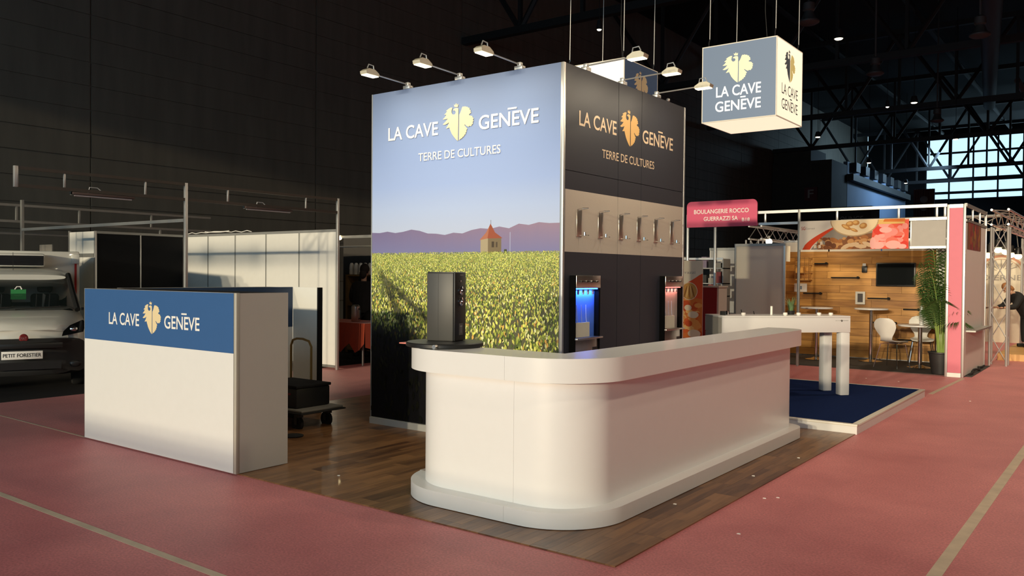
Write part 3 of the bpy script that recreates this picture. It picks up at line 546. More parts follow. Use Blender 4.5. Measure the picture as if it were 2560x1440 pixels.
# things on the bar
t = thing('turntable_tray', 'round black tray under the dark appliance on the bar', 'tray', (-4.0, 4.56, 1.081)); MB().lathe([(.27, 0), (.28, .006), (.28, .028), (.272, .034)], (-4.0, 4.56, 1.081), 40).build('tray_disc', M_black, t)
MB().tube([(-3.87, 4.345, 1.098), (-3.865, 4.29, 1.098)], .016, 10).build('tray_knob', M_steel, t)
ap = thing('wine_cooler_box', 'upright dark grey appliance box with chrome knobs on the bar tray', 'appliance', (0, 0, 0), local=True); ap.location = (-4.06, 4.61, 1.115); ap.rotation_euler = (0, 0, R(13)); ap.scale = (.74, .74, .80)
box('casing', M_appl, ap, -.14, .155, -.09, .155, 0, .62, .012); box('casing_seam', M_black, ap, -.012, -.009, -.0915, -.089, .01, .61)
afp = box('front_panel', M_black, ap, .155, .172, -.086, .150, .004, .625, .006); box('top_lid', M_black, ap, -.135, .16, -.085, .15, .615, .628, .004)
box('brand_strip', mat('grey_print', (0.3, 0.3, 0.3, 1), 0.5), ap, .172, .1735, .02, .09, .598, .604)
for zz in (.46, .36): MB().lathe([(.038, 0), (.040, .012), (.020, .016), (.018, .030)], (.172, .035, zz), 20, Matrix(((0, 0, 1), (0, 1, 0), (-1, 0, 0)))).build('chrome_knob', M_chrome, afp)
MB().ball((.174, .035, .545), .010, 10, (.5, 1, 1)).build('indicator', M_chrome, afp)
box('badge', mat('dim_badge', (0.11, 0.11, 0.11, 1), 0.5), afp, .172, .174, 0, .085, .055, .16); text_part('T', mat('badge_letter', (0.4, 0.4, 0.4, 1), .5), ap, (.174, .02, .075), Y, Z, X, .045, .065)
lf_ = thing('leaflet_stack', 'stack of pink and white leaflets at the left end of the bar', 'leaflet', (-4.3, 4.62, 1.081)); box('pink_sheet', mat('salmon_paper', (0.80, 0.25, 0.20, 1), 0.6), lf_, -4.40, -4.29, 4.50, 4.66, 1.081, 1.089)
box('white_sheet', M_letter, lf_, -4.37, -4.28, 4.56, 4.66, 1.0895, 1.096)

# ------------------------------------------------------------------ logo counter
lc = thing('logo_counter', 'white box counter with blue logo band at the left edge of the floor', 'counter', (-6.86, 4.2, 0)); A0, A1, B0, B1, LH = -8.06, -5.655, 3.968, 4.47, 1.44
box('front_panel', M_matt, lc, A0+.008, A1-.036, B0, B0+.02, .012, .961); lcb = box('blue_band', M_navy, lc, A0+.008, A1-.036, B0, B0+.02, .9615, LH-.004)
box('corner_post', mat('grey_corner_profile', (0.50, 0.47, 0.40, 1), 0.45, 0.2), lc, A1-.034, A1, B0, B0+.034, .01, LH, .003); box('edge_profile', M_alu, lc, A0, A0+.008, B0, B0+.022, .012, LH); box('top_profile', M_alu, lc, A0+.008, A1-.036, B0, B0+.02, LH-.004, LH)
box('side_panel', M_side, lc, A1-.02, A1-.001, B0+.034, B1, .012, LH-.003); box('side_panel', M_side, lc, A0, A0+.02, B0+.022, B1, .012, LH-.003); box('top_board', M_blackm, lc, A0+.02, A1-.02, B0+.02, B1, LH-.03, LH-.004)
for xx in (A0+.12, A1-.13): MB().cyl(xx, B0+.05, 0.0085, .02, .022, 10).build('foot', M_rubber, lc)
wordmark(lcb, (0, B0, 0), X, Z, -Y, -7.60, -7.079, -7.02, -6.725, -6.675, -6.152, 1.116, 0.112, 1.058, 1.345, M_letter, M_gold)
sc_ = thing('side_counter', 'navy topped side counter, band coloured as in shade, running back behind the logo counter', 'counter', (-8.3, 5.7, 0))
box('front_panel', M_matt, sc_, -8.07, -8.05, 4.55, 6.43, .012, .961); box('blue_band', mat('shaded_navy_print', (0.022, 0.05, 0.115, 1), 0.5), sc_, -8.07, -8.05, 4.55, 6.43, .9615, 1.435); box('carcass', M_side, sc_, -8.55, -8.071, 4.55, 6.43, .012, 1.43)  # same navy band as the logo counter, darkened to hold its shade
ep = thing('end_panel', 'upright white panel with dark edge behind the trolley', 'panel', (-7.8, 6.5, 0)); box('panel_board', M_shell, ep, -8.05, -7.62, 6.435, 6.455, .012, 1.435); box('dark_edge', M_blackm, ep, -7.62, -7.60, 6.435, 6.50, .012, 1.435); box('panel_back', M_side, ep, -8.05, -7.62, 6.457, 6.50, .012, 1.43)
# trolley, case, puck
tr = thing('platform_trolley', 'folding platform trolley with bent tube handle behind the logo counter', 'trolley', (-7.1, 5.75, 0))
box('deck', mat('trolley_grey', (0.20, 0.19, 0.17, 1), .5), tr, -7.55, -6.68, 5.45, 6.0, .19, .215, .01); box('deck_rim', M_rubber, tr, -7.57, -6.66, 5.43, 6.02, .175, .19, .006)
for a, b in ((-7.42, 5.54), (-7.42, 5.92), (-6.83, 5.54), (-6.83, 5.92)):
    k = MB(); k.lathe([(.02, .0), (.075, .0), (.075, .035), (.02, .035)], (a-.02, b-.0175, .062), 16, Matrix(((1, 0, 0), (0, 0, 1), (0, -1, 0)))).build('caster_wheel', M_rubber, tr)
    MB().box(a-.045, a+.03, b-.03, b+.03, .125, .175).box(a-.04, a, b-.03, b-.022, .05, .13).box(a-.04, a, b+.022, b+.03, .05, .13).build('caster_fork', M_black, tr)
MB().tube([(-7.50, 5.97, .2), (-7.50, 5.97, .80), (-7.47, 5.97, .86), (-7.40, 5.97, .88), (-7.30, 5.97, .88), (-7.20, 5.97, .86), (-7.16, 5.97, .80), (-7.16, 5.97, .2)], .013, 8).build('handle', mat('brass_tube', (0.36, 0.24, 0.09, 1), .35, .7), tr)
cs = thing('carry_case', 'black case with a pale round lid lying on the trolley deck', 'case', (-7.1, 5.7, .215))
box('case_body', M_black, cs, -7.45, -6.82, 5.50, 5.94, .216, .42, .015); box('case_lid', M_blackm, cs, -7.46, -6.81, 5.49, 5.95, .42, .45, .008); MB().lathe([(.155, 0), (.16, .004), (.15, .008)], (-7.12, 5.497, .32), 28, Matrix(((1, 0, 0), (0, 0, -1), (0, 1, 0))) @ Matrix.Diagonal((1, .55, 1))).build('round_lid', mat('dull_green_grey', (0.12, 0.12, 0.10, 1), .3), cs)
box('red_label', M_red, cs, -6.95, -6.91, 5.496, 5.4995, .35, .37)
o = MB().lathe([(.09, 0), (.095, .012), (.06, .022)], (-6.55, 5.25, .0085), 24).build('floor_puck', M_rubber); tag(o, 'flat round black rubber foot lying on the laminate floor', 'foot')
for i, (x, y, z) in enumerate(((-2.55, 5.35, .0085), (-2.42, 6.5, .0085), (-2.05, 6.0, .0005), (-2.12, 5.92, .0005), (-1.95, 5.0, .0005), (-2.35, 7.4, .0085), (-1.7, 12.3, .0005), (-2.9, 13.9, .0005), (-3.4, 14.0, .0005), (-5.0, 4.45, .0085))):
    o = MB().prism([(-.012, -.008), (.012, -.006), (.006, .009), (-.009, .007)], (x, y, z), X, Y, Z, 0, .003).build('paper_scrap', M_letter); tag(o, ['tiny white scrap on the laminate right of the bar, nearest one', 'tiny white scrap on the laminate beside the middle of the bar', 'tiny white scrap on the pink floor at the laminate edge, farther of a pair', 'tiny white scrap on the pink floor at the laminate edge, nearer of a pair', 'tiny white scrap alone on the pink floor right of the laminate corner', 'tiny white scrap on the laminate near the far end of the bar', 'tiny white scrap on the pink floor beyond the blue platform, rightmost one', 'tiny white scrap on the pink floor behind the blue platform, right of another', 'tiny white scrap on the pink floor behind the display table legs', 'tiny white scrap on the laminate left of the bar'][i], 'litter', 'white scraps on the floor')

# ------------------------------------------------------------------ blue platform and display table
pf = thing('blue_platform', 'low platform with white edge and dark blue carpet behind the bar', 'platform', (-4.5, 10.7, 0)); QX = -2.245
M_blue = mat('dark_blue_carpet', (0.012, 0.026, 0.095, 1), 1.0, var=0.35, scale=90, spec=0.02)
box('blue_carpet', M_blue, pf, -8.3, QX-.06, 8.96, 12.28, .05, .103); M_trim = mat('cream_edge_profile', (0.74, 0.71, 0.62, 1), 0.4)
box('front_fascia', M_matt, pf, -8.3, QX, 8.905, 8.92, .001, .082); box('side_fascia', M_matt, pf, QX-.016, QX, 8.921, 12.33, .001, .082)
box('edge_profile', M_trim, pf, -8.3, QX+.004, 8.90, 8.959, .082, .104, .003); box('edge_profile', M_trim, pf, QX-.059, QX+.004, 8.96, 12.34, .082, .104, .003); box('back_profile', M_trim, pf, -8.3, QX-.06, 12.281, 12.34, .001, .104)
tb = thing('display_table', 'tall white display table with four square legs standing on the blue platform', 'table', (-3.0, 11.05, .098), local=True); tb.rotation_euler = (0, 0, R(46)); tb.location = (-2.885, 11.06, .1045)
TL, TD = 1.72, .54
box('table_top', M_white, tb, -TL, 0, 0, TD, .985, 1.01, .004); box('front_apron', M_white, tb, -TL, 0, 0, .02, .80, .9845, .003); box('back_apron', M_white, tb, -TL, 0, TD-.02, TD, .80, .9845, .003)
box('end_apron', M_white, tb, -.02, 0, .021, TD-.021, .80, .9845); box('end_panel', M_side, tb, -TL, -TL+.02, .021, TD-.021, .3, .9845)
for a, b in ((-.123, 0), (-.123, TD-.125), (-TL, 0), (-TL, TD-.125)): box('leg', M_white, tb, a, a+.122, b+.002, b+.122, 0, .80, .012)
text_part('LA CAVE    GENEVE', mat('grey_small_print', (.25, .24, .22, 1), .5), tb, (-.205, 0, .945), X, Z, -Y, .175, .011, bold=0.0); emblem(tb, (-.135, 0, .932), X, Z, -Y, .03, .032, mat('grey_small_emblem', (.12, .11, .10, 1), .5))
ct, st = math.cos(R(46)), math.sin(R(46))
def tpos(a, b, z=1.01): return (-2.885+a*ct-b*st, 11.06+a*st+b*ct, .1045+z)
for i, a in enumerate((-1.30, -.73, -.61, -.18, -.05, -1.02)):
    if i == 5: continue
    px, py, pz = tpos([-1.41, -.84, -.67, -.38, -.23][i], .07+.02*(i % 2)); t = thing('tealight_cup', 'small white round cup on the display table, %s from its left end' % ['first', 'second', 'third', 'fourth', 'last'][i], 'cup', (px, py, pz), 'white cups on the display table')
    MB().lathe([(.018, 0), (.028, .012), (.026, .036), (.022, .036), (.024, .014), (.0, .010)], (px, py, pz+.001), 16).build('cup_bowl', M_letter, t)
px, py, pz = tpos(-1.60, .2); t = thing('card_holder', 'small black and chrome card holder on the display table', 'holder', (px, py, pz)); box('holder_box', M_black, t, px-.05, px+.02, py-.03, py+.03, pz+.001, pz+.05); box('chrome_clip', M_chrome, t, px+.021, px+.045, py-.02, py+.02, pz+.001, pz+.055)
px, py, pz = tpos(-.92, .3); t = thing('menu_card', 'slim white upright card on the display table', 'card', (px, py, pz)); box('card', M_letter, t, px-.012, px+.012, py-.01, py+.01, pz+.001, pz+.11)
px, py, pz = tpos(-.62, .36); t = thing('grass_plant', 'small potted plant of spiky green grass on the display table', 'plant', (px, py, pz)); MB().lathe([(.04, 0), (.05, .05), (.045, .05), (.02, .045)], (px, py, pz+.001), 16).build('pot', M_black, t)
for k in range(34):
    a = rv.uniform(0, 2*PI); l = rv.uniform(.12, .24); q = rv.uniform(.02, .11); r0 = rv.uniform(0, .03); m = MB(); c0 = Vector((px+r0*math.cos(a), py+r0*math.sin(a), pz+.04)); c1 = c0+Vector((q*.4*math.cos(a), q*.4*math.sin(a), l*.6)); c2 = c0+Vector((q*math.cos(a), q*math.sin(a), l)); n = Vector((-math.sin(a), math.cos(a), 0))*.007
    m.face([c0-n, c0+n, c1+n*.8, c1-n*.8]); m.face([c1-n*.8, c1+n*.8, c2]); m.build('blade', mat('grass_green', (0.14, 0.24, 0.10, 1), .5, var=.3), t, recalc=False)
for i, (a, s_) in enumerate(((-1.44, .05), (-1.27, .06), (-1.10, .04))):
    px, py, pz = tpos(a, .42); o = MB().tube([(px, py, pz+.001), (px-.01, py, pz+s_)], .006, 6).build('dark_stick', M_black); tag(o, 'thin dark stick on the back of the display table, %s from the left' % ['first', 'second', 'third'][i], 'stick', 'dark sticks on the display table')

# ------------------------------------------------------------------ left shell-scheme booth
bx = thing('shell_booth', 'white panelled shell booth with aluminium posts behind the logo counter', 'exhibition booth', (-13, 8, 0)); BX = -10.59
def post(p, x, y, z0, z1, r=.022, m=None): return box('post', m or M_alu, p, x-r, x+r, y-r, y+r, z0, z1, .004)
def rail(p, x0, x1, y0, y1, z0, z1, m=None): return box('rail', m or M_alud, p, x0, x1, y0, y1, z0, z1)
for y in (4.41, 6.612, 9.374): post(bx, BX, y, 0 if y > 5 else 2.59, 2.84)
for a, b in ((4.43, 6.59), (6.634, 9.352)): rail(bx, BX-.018, BX+.018, a, b, 2.80, 2.838, M_railshade); rail(bx, BX-.018, BX+.018, a, b, 2.59, 2.63, M_railshade)
for y in (4.97, 6.02, 7.282, 8.708): post(bx, BX, y, 2.63, 2.80, .012)
px_ = [-10.614, -11.583, -12.498, -13.412, -14.276, -15.115]
for i in range(5):
    box('wall_panel', M_shell, bx, px_[i+1]+.016, px_[i]-.016, 9.385, 9.405, .07, 2.29); post(bx, px_[i+1], 9.395, 0, 2.335, .015, M_alud)
rail(bx, -15.1, -10.63, 9.378, 9.412, 2.291, 2.335, M_alu); rail(bx, -15.1, -10.63, 9.378, 9.412, .03, .068, M_alud)
for a, b in ((7.665, 8.48), (8.512, 9.36)): box('dark_panel', M_blackm, bx, -15.125, -15.105, a, b, .05, 2.29)  # shade on these sunless panels put into their black colour
rail(bx, -15.133, -15.098, 7.66, 9.37, 2.291, 2.335)
post(bx, -15.115, 7.64, 0, 2.335, .02); post(bx, -15.115, 8.496, 0, 2.335, .013)
box('wall_panel', M_shell, bx, -16.05, -15.14, 7.63, 7.65, .05, 1.86); box('wall_panel', M_shell, bx, -16.05, -15.14, 7.63, 7.65, 1.93, 2.33); rail(bx, -16.05, -15.14, 7.62, 7.66, 1.861, 1.929); post(bx, -16.07, 7.64, 0, 2.36, .02, M_alud)
rail(bx, -15.6, -10.62, 6.595, 6.63, 2.30, 2.345, M_alu)
post(bx, -15.62, 6.612, 0, 2.84, .025, M_alud)
b2 = thing('rail_frame', 'dim aluminium rail frame of a farther booth at the left edge', 'booth frame', (-16.6, 7, 0))
for x, z in ((-16.65, 2.82), (-16.65, 2.52), (-17.2, 2.32)): rail(b2, x-.02, x+.02, 4.6, 11, z-.025, z+.02)
for y in (6.95, 8.1, 9.6): post(b2, -16.65, y, 2.54, 2.80, .02, M_alud)
for y in (5.2, 9.8): post(b2, -16.65, y, 0, 2.5, .022, M_alud)
for i, (a, b) in enumerate(((5.06, 5.86), (7.57, 8.43))):
    t = thing('batten_light', 'unlit tube light batten under the booth rail, %s one' % ['left', 'right'][i], 'light', (BX, a, 2.55), 'booth batten lights'); box('batten_case', mat('dull_red_brown', (.12, .08, .07, 1), .5), t, BX-.03, BX+.03, a, b, 2.555, 2.585, .004)
    MB().tube([(BX, a+.03, 2.545), (BX, b-.03, 2.545)], .010, 8).build('tube', M_matt, t); MB().tube([(BX, a+.2, 2.585), (BX, a+.22, 2.66), (BX, a+.32, 2.66), (BX, a+.36, 2.63)], .006, 5).build('cable', M_matt, t)
    box('end_clip', M_chrome, t, BX-.02, BX+.02, a-.02, a, 2.55, 2.59)
t = thing('loose_cable', 'white loose cable bunched on top of the white booth panels', 'cable', (-13.8, 9.395, 2.335))
pts = [Vector((-15.0+.16*k, 9.395+.012*math.sin(k*2.3), 2.345+.03*abs(math.sin(k*1.7)))) for k in range(14)]
MB().tube(pts, .008, 6).build('cable_run', M_letter, t); MB().tube([p+Vector((.1, .01, .012)) for p in pts[3:9]], .008, 6).build('cable_loop', M_letter, t)
# dark catering corner beyond the white wall
ct_ = thing('cloth_table', 'table under an orange red cloth in the dark corner beyond the white wall', 'table', (-11.3, 10.4, 0))
box('table_board', M_side, ct_, -12.3, -10.62, 10.02, 10.75, .715, .735)
cl = MB(); n = 14
for k in range(n):
    x0, x1 = -12.32+1.72*k/n, -12.32+1.72*(k+1)/n; z0, z1 = .26+.05*math.sin(k*1.9)+.04*(k % 3), .26+.05*math.sin((k+1)*1.9)+.04*((k+1) % 3); y0, y1 = 9.99+.012*math.sin(k*2.2), 9.99+.012*math.sin((k+1)*2.2)
    cl.face([(x0, y0, z0), (x1, y1, z1), (x1, 10.0, .742), (x0, 10.0, .742)]); cl.face([(x0, 10.0, .742), (x1, 10.0, .742), (x1, 10.77, .742), (x0, 10.77, .742)])
y_ = [(-10.60, 10.0+.77*k/4) for k in range(5)]
for a, b in zip(y_, y_[1:]): cl.face([(-10.6, a[1], .742), (-10.6, b[1], .742), (-10.585, b[1], .28), (-10.585, a[1], .33)])
cl = cl.build('tablecloth', M_orange, ct_)
for a in (-12.2, -10.75):
    for b in (10.1, 10.65): MB().cyl(a, b, 0, .715, .018, 8).build('leg', M_alud, ct_)
dw = thing('dark_partition', 'dark partition closing the catering corner behind the orange table', 'partition', (-11.4, 12.2, 0))
for i in range(4): box('wall_panel', mat('charcoal_panel', (.045, .04, .035, 1), .7), dw, -13.6+1.0*i, -12.62+1.0*i, 12.2, 12.22, .0, 2.35)
rail(dw, -13.6, -9.6, 12.18, 12.22, 2.351, 2.39, M_alu); rail(dw, -13.4, -9.6, 11.0, 11.03, 2.10, 2.13, M_alu)
t = thing('clip_lamp', 'small bright lamp on a rail beside the white wall end', 'lamp', (-11.72, 10.4, 2.23)); MB().ball((-11.72, 10.4, 2.25), .055, 14, (1.1, 1, .7)).build('lamp_glass', M_lampw, t); MB().lathe([(.03, .03), (.065, .045), (.03, .08)], (-11.72, 10.4, 2.25), 14).build('lamp_cap', M_alud, t)
box('arm_rail', M_alu, t, -11.66, -10.0, 10.39, 10.41, 2.255, 2.29); post(t, -9.978, 10.4, 0, 2.3, .022)
sh = thing('wooden_shelf', 'pale wooden shelf unit in the dark catering corner', 'shelf', (-12.2, 11.8, 0)); M_pine = wood_mat('dull_pine', C(120, 96, 60), C(170, 140, 90), .6, (1, 1, .2), 8)
for a in (-12.92, -12.1): box('upright', M_pine, sh, a, a+.06, 11.65, 11.95, 0, 1.58)
for zz in (.05, .45, .95, 1.55): box('shelf_board', M_pine, sh, -12.859, -12.101, 11.65, 11.95, zz, zz+.025)
for i in range(5):
    px, py = -12.88+.135*i, 11.78; t = thing('cup_stack', 'white stack of paper cups on the dark shelf top, %s from the left' % ['first', 'second', 'third', 'fourth', 'last'][i], 'cups', (px, py, 1.58), 'white cup stacks')
    MB().lathe([(.045, 0), (.05, .02), (.046, .10), (.05, .12), (.042, .2), (.026, .235), (.0, .24)], (px, py, 1.581), 16).build('stacked_cups', M_shell, t)
for i, (px, py) in enumerate(((-11.82, 10.3), (-11.73, 10.28))):
    t = thing('white_bottle', 'white bottle on the orange cloth, %s of two' % ['left', 'right'][i], 'bottle', (px, py, .743)); MB().lathe([(.04, 0), (.042, .01), (.042, .15), (.018, .19), (.018, .22)], (px, py, .744), 14).build('bottle_body', M_shell, t)
t = thing('thermos', 'tall steel thermos jug on the orange cloth', 'jug', (-11.15, 10.3, .743)); MB().lathe([(.075, 0), (.08, .01), (.08, .27), (.05, .30)], (-11.15, 10.3, .744), 20).build('jug_body', M_steel, t); MB().tube([(-11.07, 10.3, .98), (-11.03, 10.3, .95), (-11.03, 10.3, .82), (-11.07, 10.3, .79)], .01, 6).build('handle', M_black, t)
t = thing('black_cabinet', 'black box cabinet at the right end of the orange table', 'cabinet', (-10.4, 11.2, 0)); box('cabinet_body', M_blackm, t, -10.9, -9.9, 11.15, 11.6, 0.001, 1.05, .01); box('cabinet_door', M_black, t, -10.88, -9.92, 11.135, 11.149, .03, 1.02)
# person seen from behind in that corner
def person(name, label, base, rz, J, cloth, trousers, hair, parts):
    t = thing(name, label, 'person', base, local=True); t.rotation_euler = (0, 0, rz); return t
def head(p, c, tilt, hairm, hair_len=0.0):
    Mt = Matrix.Rotation(tilt, 3, 'Y'); c = Vector(c)
    h = MB(); h.ball(c, .1, 20, (.95, .76, 1.18), Mt)
    h.ball(c+Mt @ Vector((.098, 0, -.02)), .018, 10, (1.3, .8, 1.2), Mt)
    for s in (-1, 1): h.ball(c+Mt @ Vector((.0, s*.078, -.01)), .026, 8, (.6, .4, 1.1), Mt)
    return h, Mt, c
pp = thing('person', 'person in a dark hooded jacket standing behind the orange table, back to the white wall', 'person', (-12.0, 11.25, 0), local=True); pp.rotation_euler = (0, 0, R(110))
def dress(t, lean, jacket, trou, hairm, arm_l, arm_r, long_hair=False):
    hip = Vector((0, 0, .92)); d = Vector((math.sin(lean), 0, math.cos(lean))); chest = hip+d*.34; neck = hip+d*.55; hd = neck+Vector((math.sin(lean*1.3), 0, math.cos(lean*1.3)))*.17
    sk = skin('body', M_skin, t, [(hip, .08), (chest, (.09, .08)), (neck, .055), (hd-d*.06, .055), (hip+Y*.1-Z*.05, .06), (Vector((.0, .11, .48)), .045), (Vector((-.02, .12, .09)), .045), (hip-Y*.1-Z*.05, .06), (Vector((.02, -.11, .48)), .045), (Vector((0, -.12, .09)), .045), (chest+Y*.17+d*.06, .04), (arm_l[0], .035), (arm_l[1], .03), (chest-Y*.17+d*.06, .04), (arm_r[0], .035), (arm_r[1], .03)],
              [(0, 1), (1, 2), (2, 3), (0, 4), (4, 5), (5, 6), (0, 7), (7, 8), (8, 9), (1, 10), (10, 11), (11, 12), (1, 13), (13, 14), (14, 15)])
    h, Mt, c = head(None, hd+Vector((.02, 0, .02)), lean*1.2, hairm); h.build('head', M_skin, t)
    hr = MB(); hr.ball(c+Mt @ Vector((-.022, 0, .028)), .107, 18, (.98, .86, 1.1), Mt)
    if long_hair: hr.ball(c+Mt @ Vector((-.075, 0, -.07)), .075, 14, (.7, 1.0, 1.3), Mt)
    hr.build('hair', hairm, t)
    for s in (-1, 1): MB().ball(c+Mt @ Vector((.087, s*.032, .012)), .010, 8).build('eye', M_black, t)
    skin('jacket', jacket, t, [(hip-Z*.10, (.21, .18)), (hip+d*.12, (.20, .17)), (chest, (.22, .18)), (neck-d*.02, (.11, .10)), (chest+Y*.19+d*.1, .11), (arm_l[0], .085), (arm_l[0]*.15+arm_l[1]*.85, .05), (chest-Y*.19+d*.1, .11), (arm_r[0], .085), (arm_r[0]*.15+arm_r[1]*.85, .05)], [(0, 1), (1, 2), (2, 3), (2, 4), (4, 5), (5, 6), (2, 7), (7, 8), (8, 9)], 1)
    skin('trousers', trou, t, [(hip-Z*.02, (.145, .13)), (hip+Y*.1-Z*.12, .105), (Vector((.0, .11, .48)), .082), (Vector((-.02, .12, .10)), .07), (hip-Y*.1-Z*.12, .105), (Vector((.02, -.11, .48)), .082), (Vector((0, -.12, .10)), .07)], [(0, 1), (1, 2), (2, 3), (0, 4), (4, 5), (5, 6)])
    for s, x in ((1, -.02), (-1, 0)): MB().box(x-.08, x+.17, s*.115-.045, s*.115+.045, 0.002, .085, .02).build('shoe', M_black, t)
    for a in (arm_l, arm_r):
        hm = MB(); e = (a[1]-a[0]).normalized(); sd = e.cross(Z).normalized(); up = sd.cross(e); hm.ball(a[1]+e*.045, .045, 10, (1, 1, .5))
        for q in range(4): b0 = a[1]+e*.075+sd*(-.03+.02*q); L_ = (.055, .066, .07, .058)[q]; hm.tube([b0, b0+e*L_*.5, b0+e*L_*.85-up*L_*.35], [.010, .009, .007], 6)
        hm.tube([a[1]+e*.02+sd*.035, a[1]+e*.05+sd*.065, a[1]+e*.075+sd*.07-up*.02], [.012, .010, .008], 6); hm.build('hand', M_skin, t)
M_coat = mat('black_coat', (.010, .010, .012, 1), .85, var=.3); M_trou = mat('black_trousers', (.009, .009, .010, 1), .85, var=.3); M_dhair = mat('dark_hair', (.012, .009, .008, 1), .7); M_rhair = mat('reddish_blond_hair', (.34, .15, .055, 1), .6, var=.2, scale=30)
dress(pp, .12, M_coat, M_trou, M_dhair, (Vector((.10, .26, 1.08)), Vector((.34, .20, 1.02))), (Vector((.10, -.26, 1.08)), Vector((.34, -.20, 1.02))), True)

# ------------------------------------------------------------------ delivery van
vn = thing('delivery_van', 'white delivery van with refrigerated box parked at the left edge', 'van', (0, 0, 0), local=True); vn.location = (-11.56, 4.91, 0); vn.scale = (1, .86, .955); vn.rotation_euler = (0, 0, R(-22))
M_van = mat('van_white_paint', (.74, .73, .66, 1), .28, var=.02, coat=.4); M_bump = mat('charcoal_bumper', (.022, .022, .022, 1), .6, var=.15)
def ring(x, hw, z0, z1, n=24, p=4.0, dx=0.0):
    o = []
    for k in range(n):
        a = 2*PI*k/n; c, s_ = math.cos(a), math.sin(a); yy = hw*math.copysign(abs(c)**(2/p), c); zz = (z0+z1)/2+(z1-z0)/2*math.copysign(abs(s_)**(2/p), s_)
        o.append((x+dx*(abs(yy)/hw)**3, yy, zz))
    return o
MB().loft([ring(-.10, .62, .62, .86, dx=-.22), ring(-.16, .76, .50, .93, dx=-.20), ring(-.35, .84, .42, 1.0, dx=-.12), ring(-.65, .885, .36, 1.05, p=5), ring(-.98, .90, .30, 1.10, p=6), ring(-1.7, .91, .28, 1.12, p=8), ring(-2.2, .91, .28, 1.12, p=8)]).build('body', M_van, vn)
MB().loft([ring(0.0, .60, .30, .70, dx=-.24, p=5), ring(-.04, .74, .24, .745, dx=-.26, p=5), ring(-.22, .87, .22, .74, dx=-.14, p=6), ring(-.5, .905, .22, .62, p=8)]).build('bumper', M_bump, vn)
box('lower_grille', M_black, vn, -.004, .006, -.50, .50, .33, .43); box('upper_grille', M_black, vn, -.03, .008, -.52, .52, .615, .69, .01)
npl = box('number_plate', M_letter, vn, .007, .018, -.29, .25, .475, .585, .002); text_part('PETIT FORESTIER', mat('plate_letter', (.03, .03, .03, 1), .5), npl, (.018, -.27, .505), Y, Z, X, .50, .05, bold=.015)
MB().lathe([(.058, 0), (.062, .012), (.05, .022)], (-.045, 0, .755), 24, Matrix(((0, 0, 1), (0, 1, 0), (-1, 0, 0)))).build('badge', mat('badge_red', (.25, .03, .03, 1), .3, .4), vn); text_part('FIAT', M_chrome, vn, (-.022, -.04, .737), Y, Z, X, .08, .036)
for s in (-1, 1):
    h = MB(); pts = [(-.17, .50, .755), (-.30, .80, .80), (-.50, .86, .93), (-.46, .80, .965), (-.30, .62, .90), (-.19, .52, .82)]
    h.face([(x+.035, s*y*1.03, z+.01) for x, y, z in pts]); h = h.build('headlamp', M_glass, vn, recalc=False); MB().ball((-.24, s*.68, .855), .05, 12, (.7, 1.2, .9)).build('headlamp_reflector', M_chrome, h)
    MB().ball((-.08, s*.70, .38), .07, 12, (.3, 1.2, .7)).build('fog_lamp', M_black, vn)
    MB().loft([[(-1.08, s*.93, 1.06), (-1.08, s*1.12, 1.08), (-1.08, s*1.12, 1.30), (-1.08, s*.96, 1.30)], [(-.97, s*.95, 1.09), (-.97, s*1.10, 1.10), (-.97, s*1.10, 1.28), (-.97, s*.97, 1.28)]]).build('wing_mirror', M_black, vn); box('mirror_stripe', M_van, vn, -.968, -.965, min(s*1.0, s*1.11), max(s*1.0, s*1.11), 1.13, 1.16); box('mirror_arm', M_black, vn, -1.05, -1.0, min(s*.86, s*.94), max(s*.86, s*.94), 1.09, 1.13)
    MB().tube([(-.98, s*.80, 1.10), (-1.62, s*.70, 1.62)], .045, 8).build('pillar', M_black, vn)
    m = MB(); m.face([(-1.04, s*.865, 1.115), (-2.1, s*.885, 1.115), (-2.1, s*.74, 1.58), (-1.62, s*.74, 1.58)]); m.build('side_window', M_glass, vn, recalc=False)
    for x in (-.78, -3.3):
        w_ = MB(); w_.lathe([(.14, -.10), (.31, -.10), (.325, -.06), (.325, .06), (.31, .10), (.14, .10)], (x, s*.80, .326), 28, Matrix(((1, 0, 0), (0, 0, 1), (0, -1, 0)))); w_ = w_.build('wheel', M_rubber, vn)
MB().loft([ring(-1.52, .66, 1.54, 1.62, p=3), ring(-1.66, .71, 1.46, 1.68, p=3.5), ring(-2.0, .74, 1.40, 1.72, p=4), ring(-2.25, .74, 1.12, 1.72, p=5)]).build('cab_roof', M_van, vn)
ws = MB(); n = 10
for k in range(n):
    a, b = -1+2*k/n, -1+2*(k+1)/n
    ws.face([(-.94-.10*a*a, .80*a, 1.10), (-.94-.10*b*b, .80*b, 1.10), (-1.60-.05*b*b, .70*b, 1.60), (-1.60-.05*a*a, .70*a, 1.60)])
M_ws = bpy.data.materials.new('windscreen_glass'); M_ws.use_nodes = True; _b = M_ws.node_tree.nodes['Principled BSDF']; _b.inputs['Base Color'].default_value = (.02, .03, .03, 1); _b.inputs['Roughness'].default_value = .03; _b.inputs['Alpha'].default_value = .45
ws.build('windscreen', M_ws, vn, recalc=False)
box('dashboard', M_blackm, vn, -1.5, -1.05, -.74, .74, 1.0, 1.10, .02); box('cab_back', M_blackm, vn, -2.24, -2.2, -.72, .72, .5, 1.6)
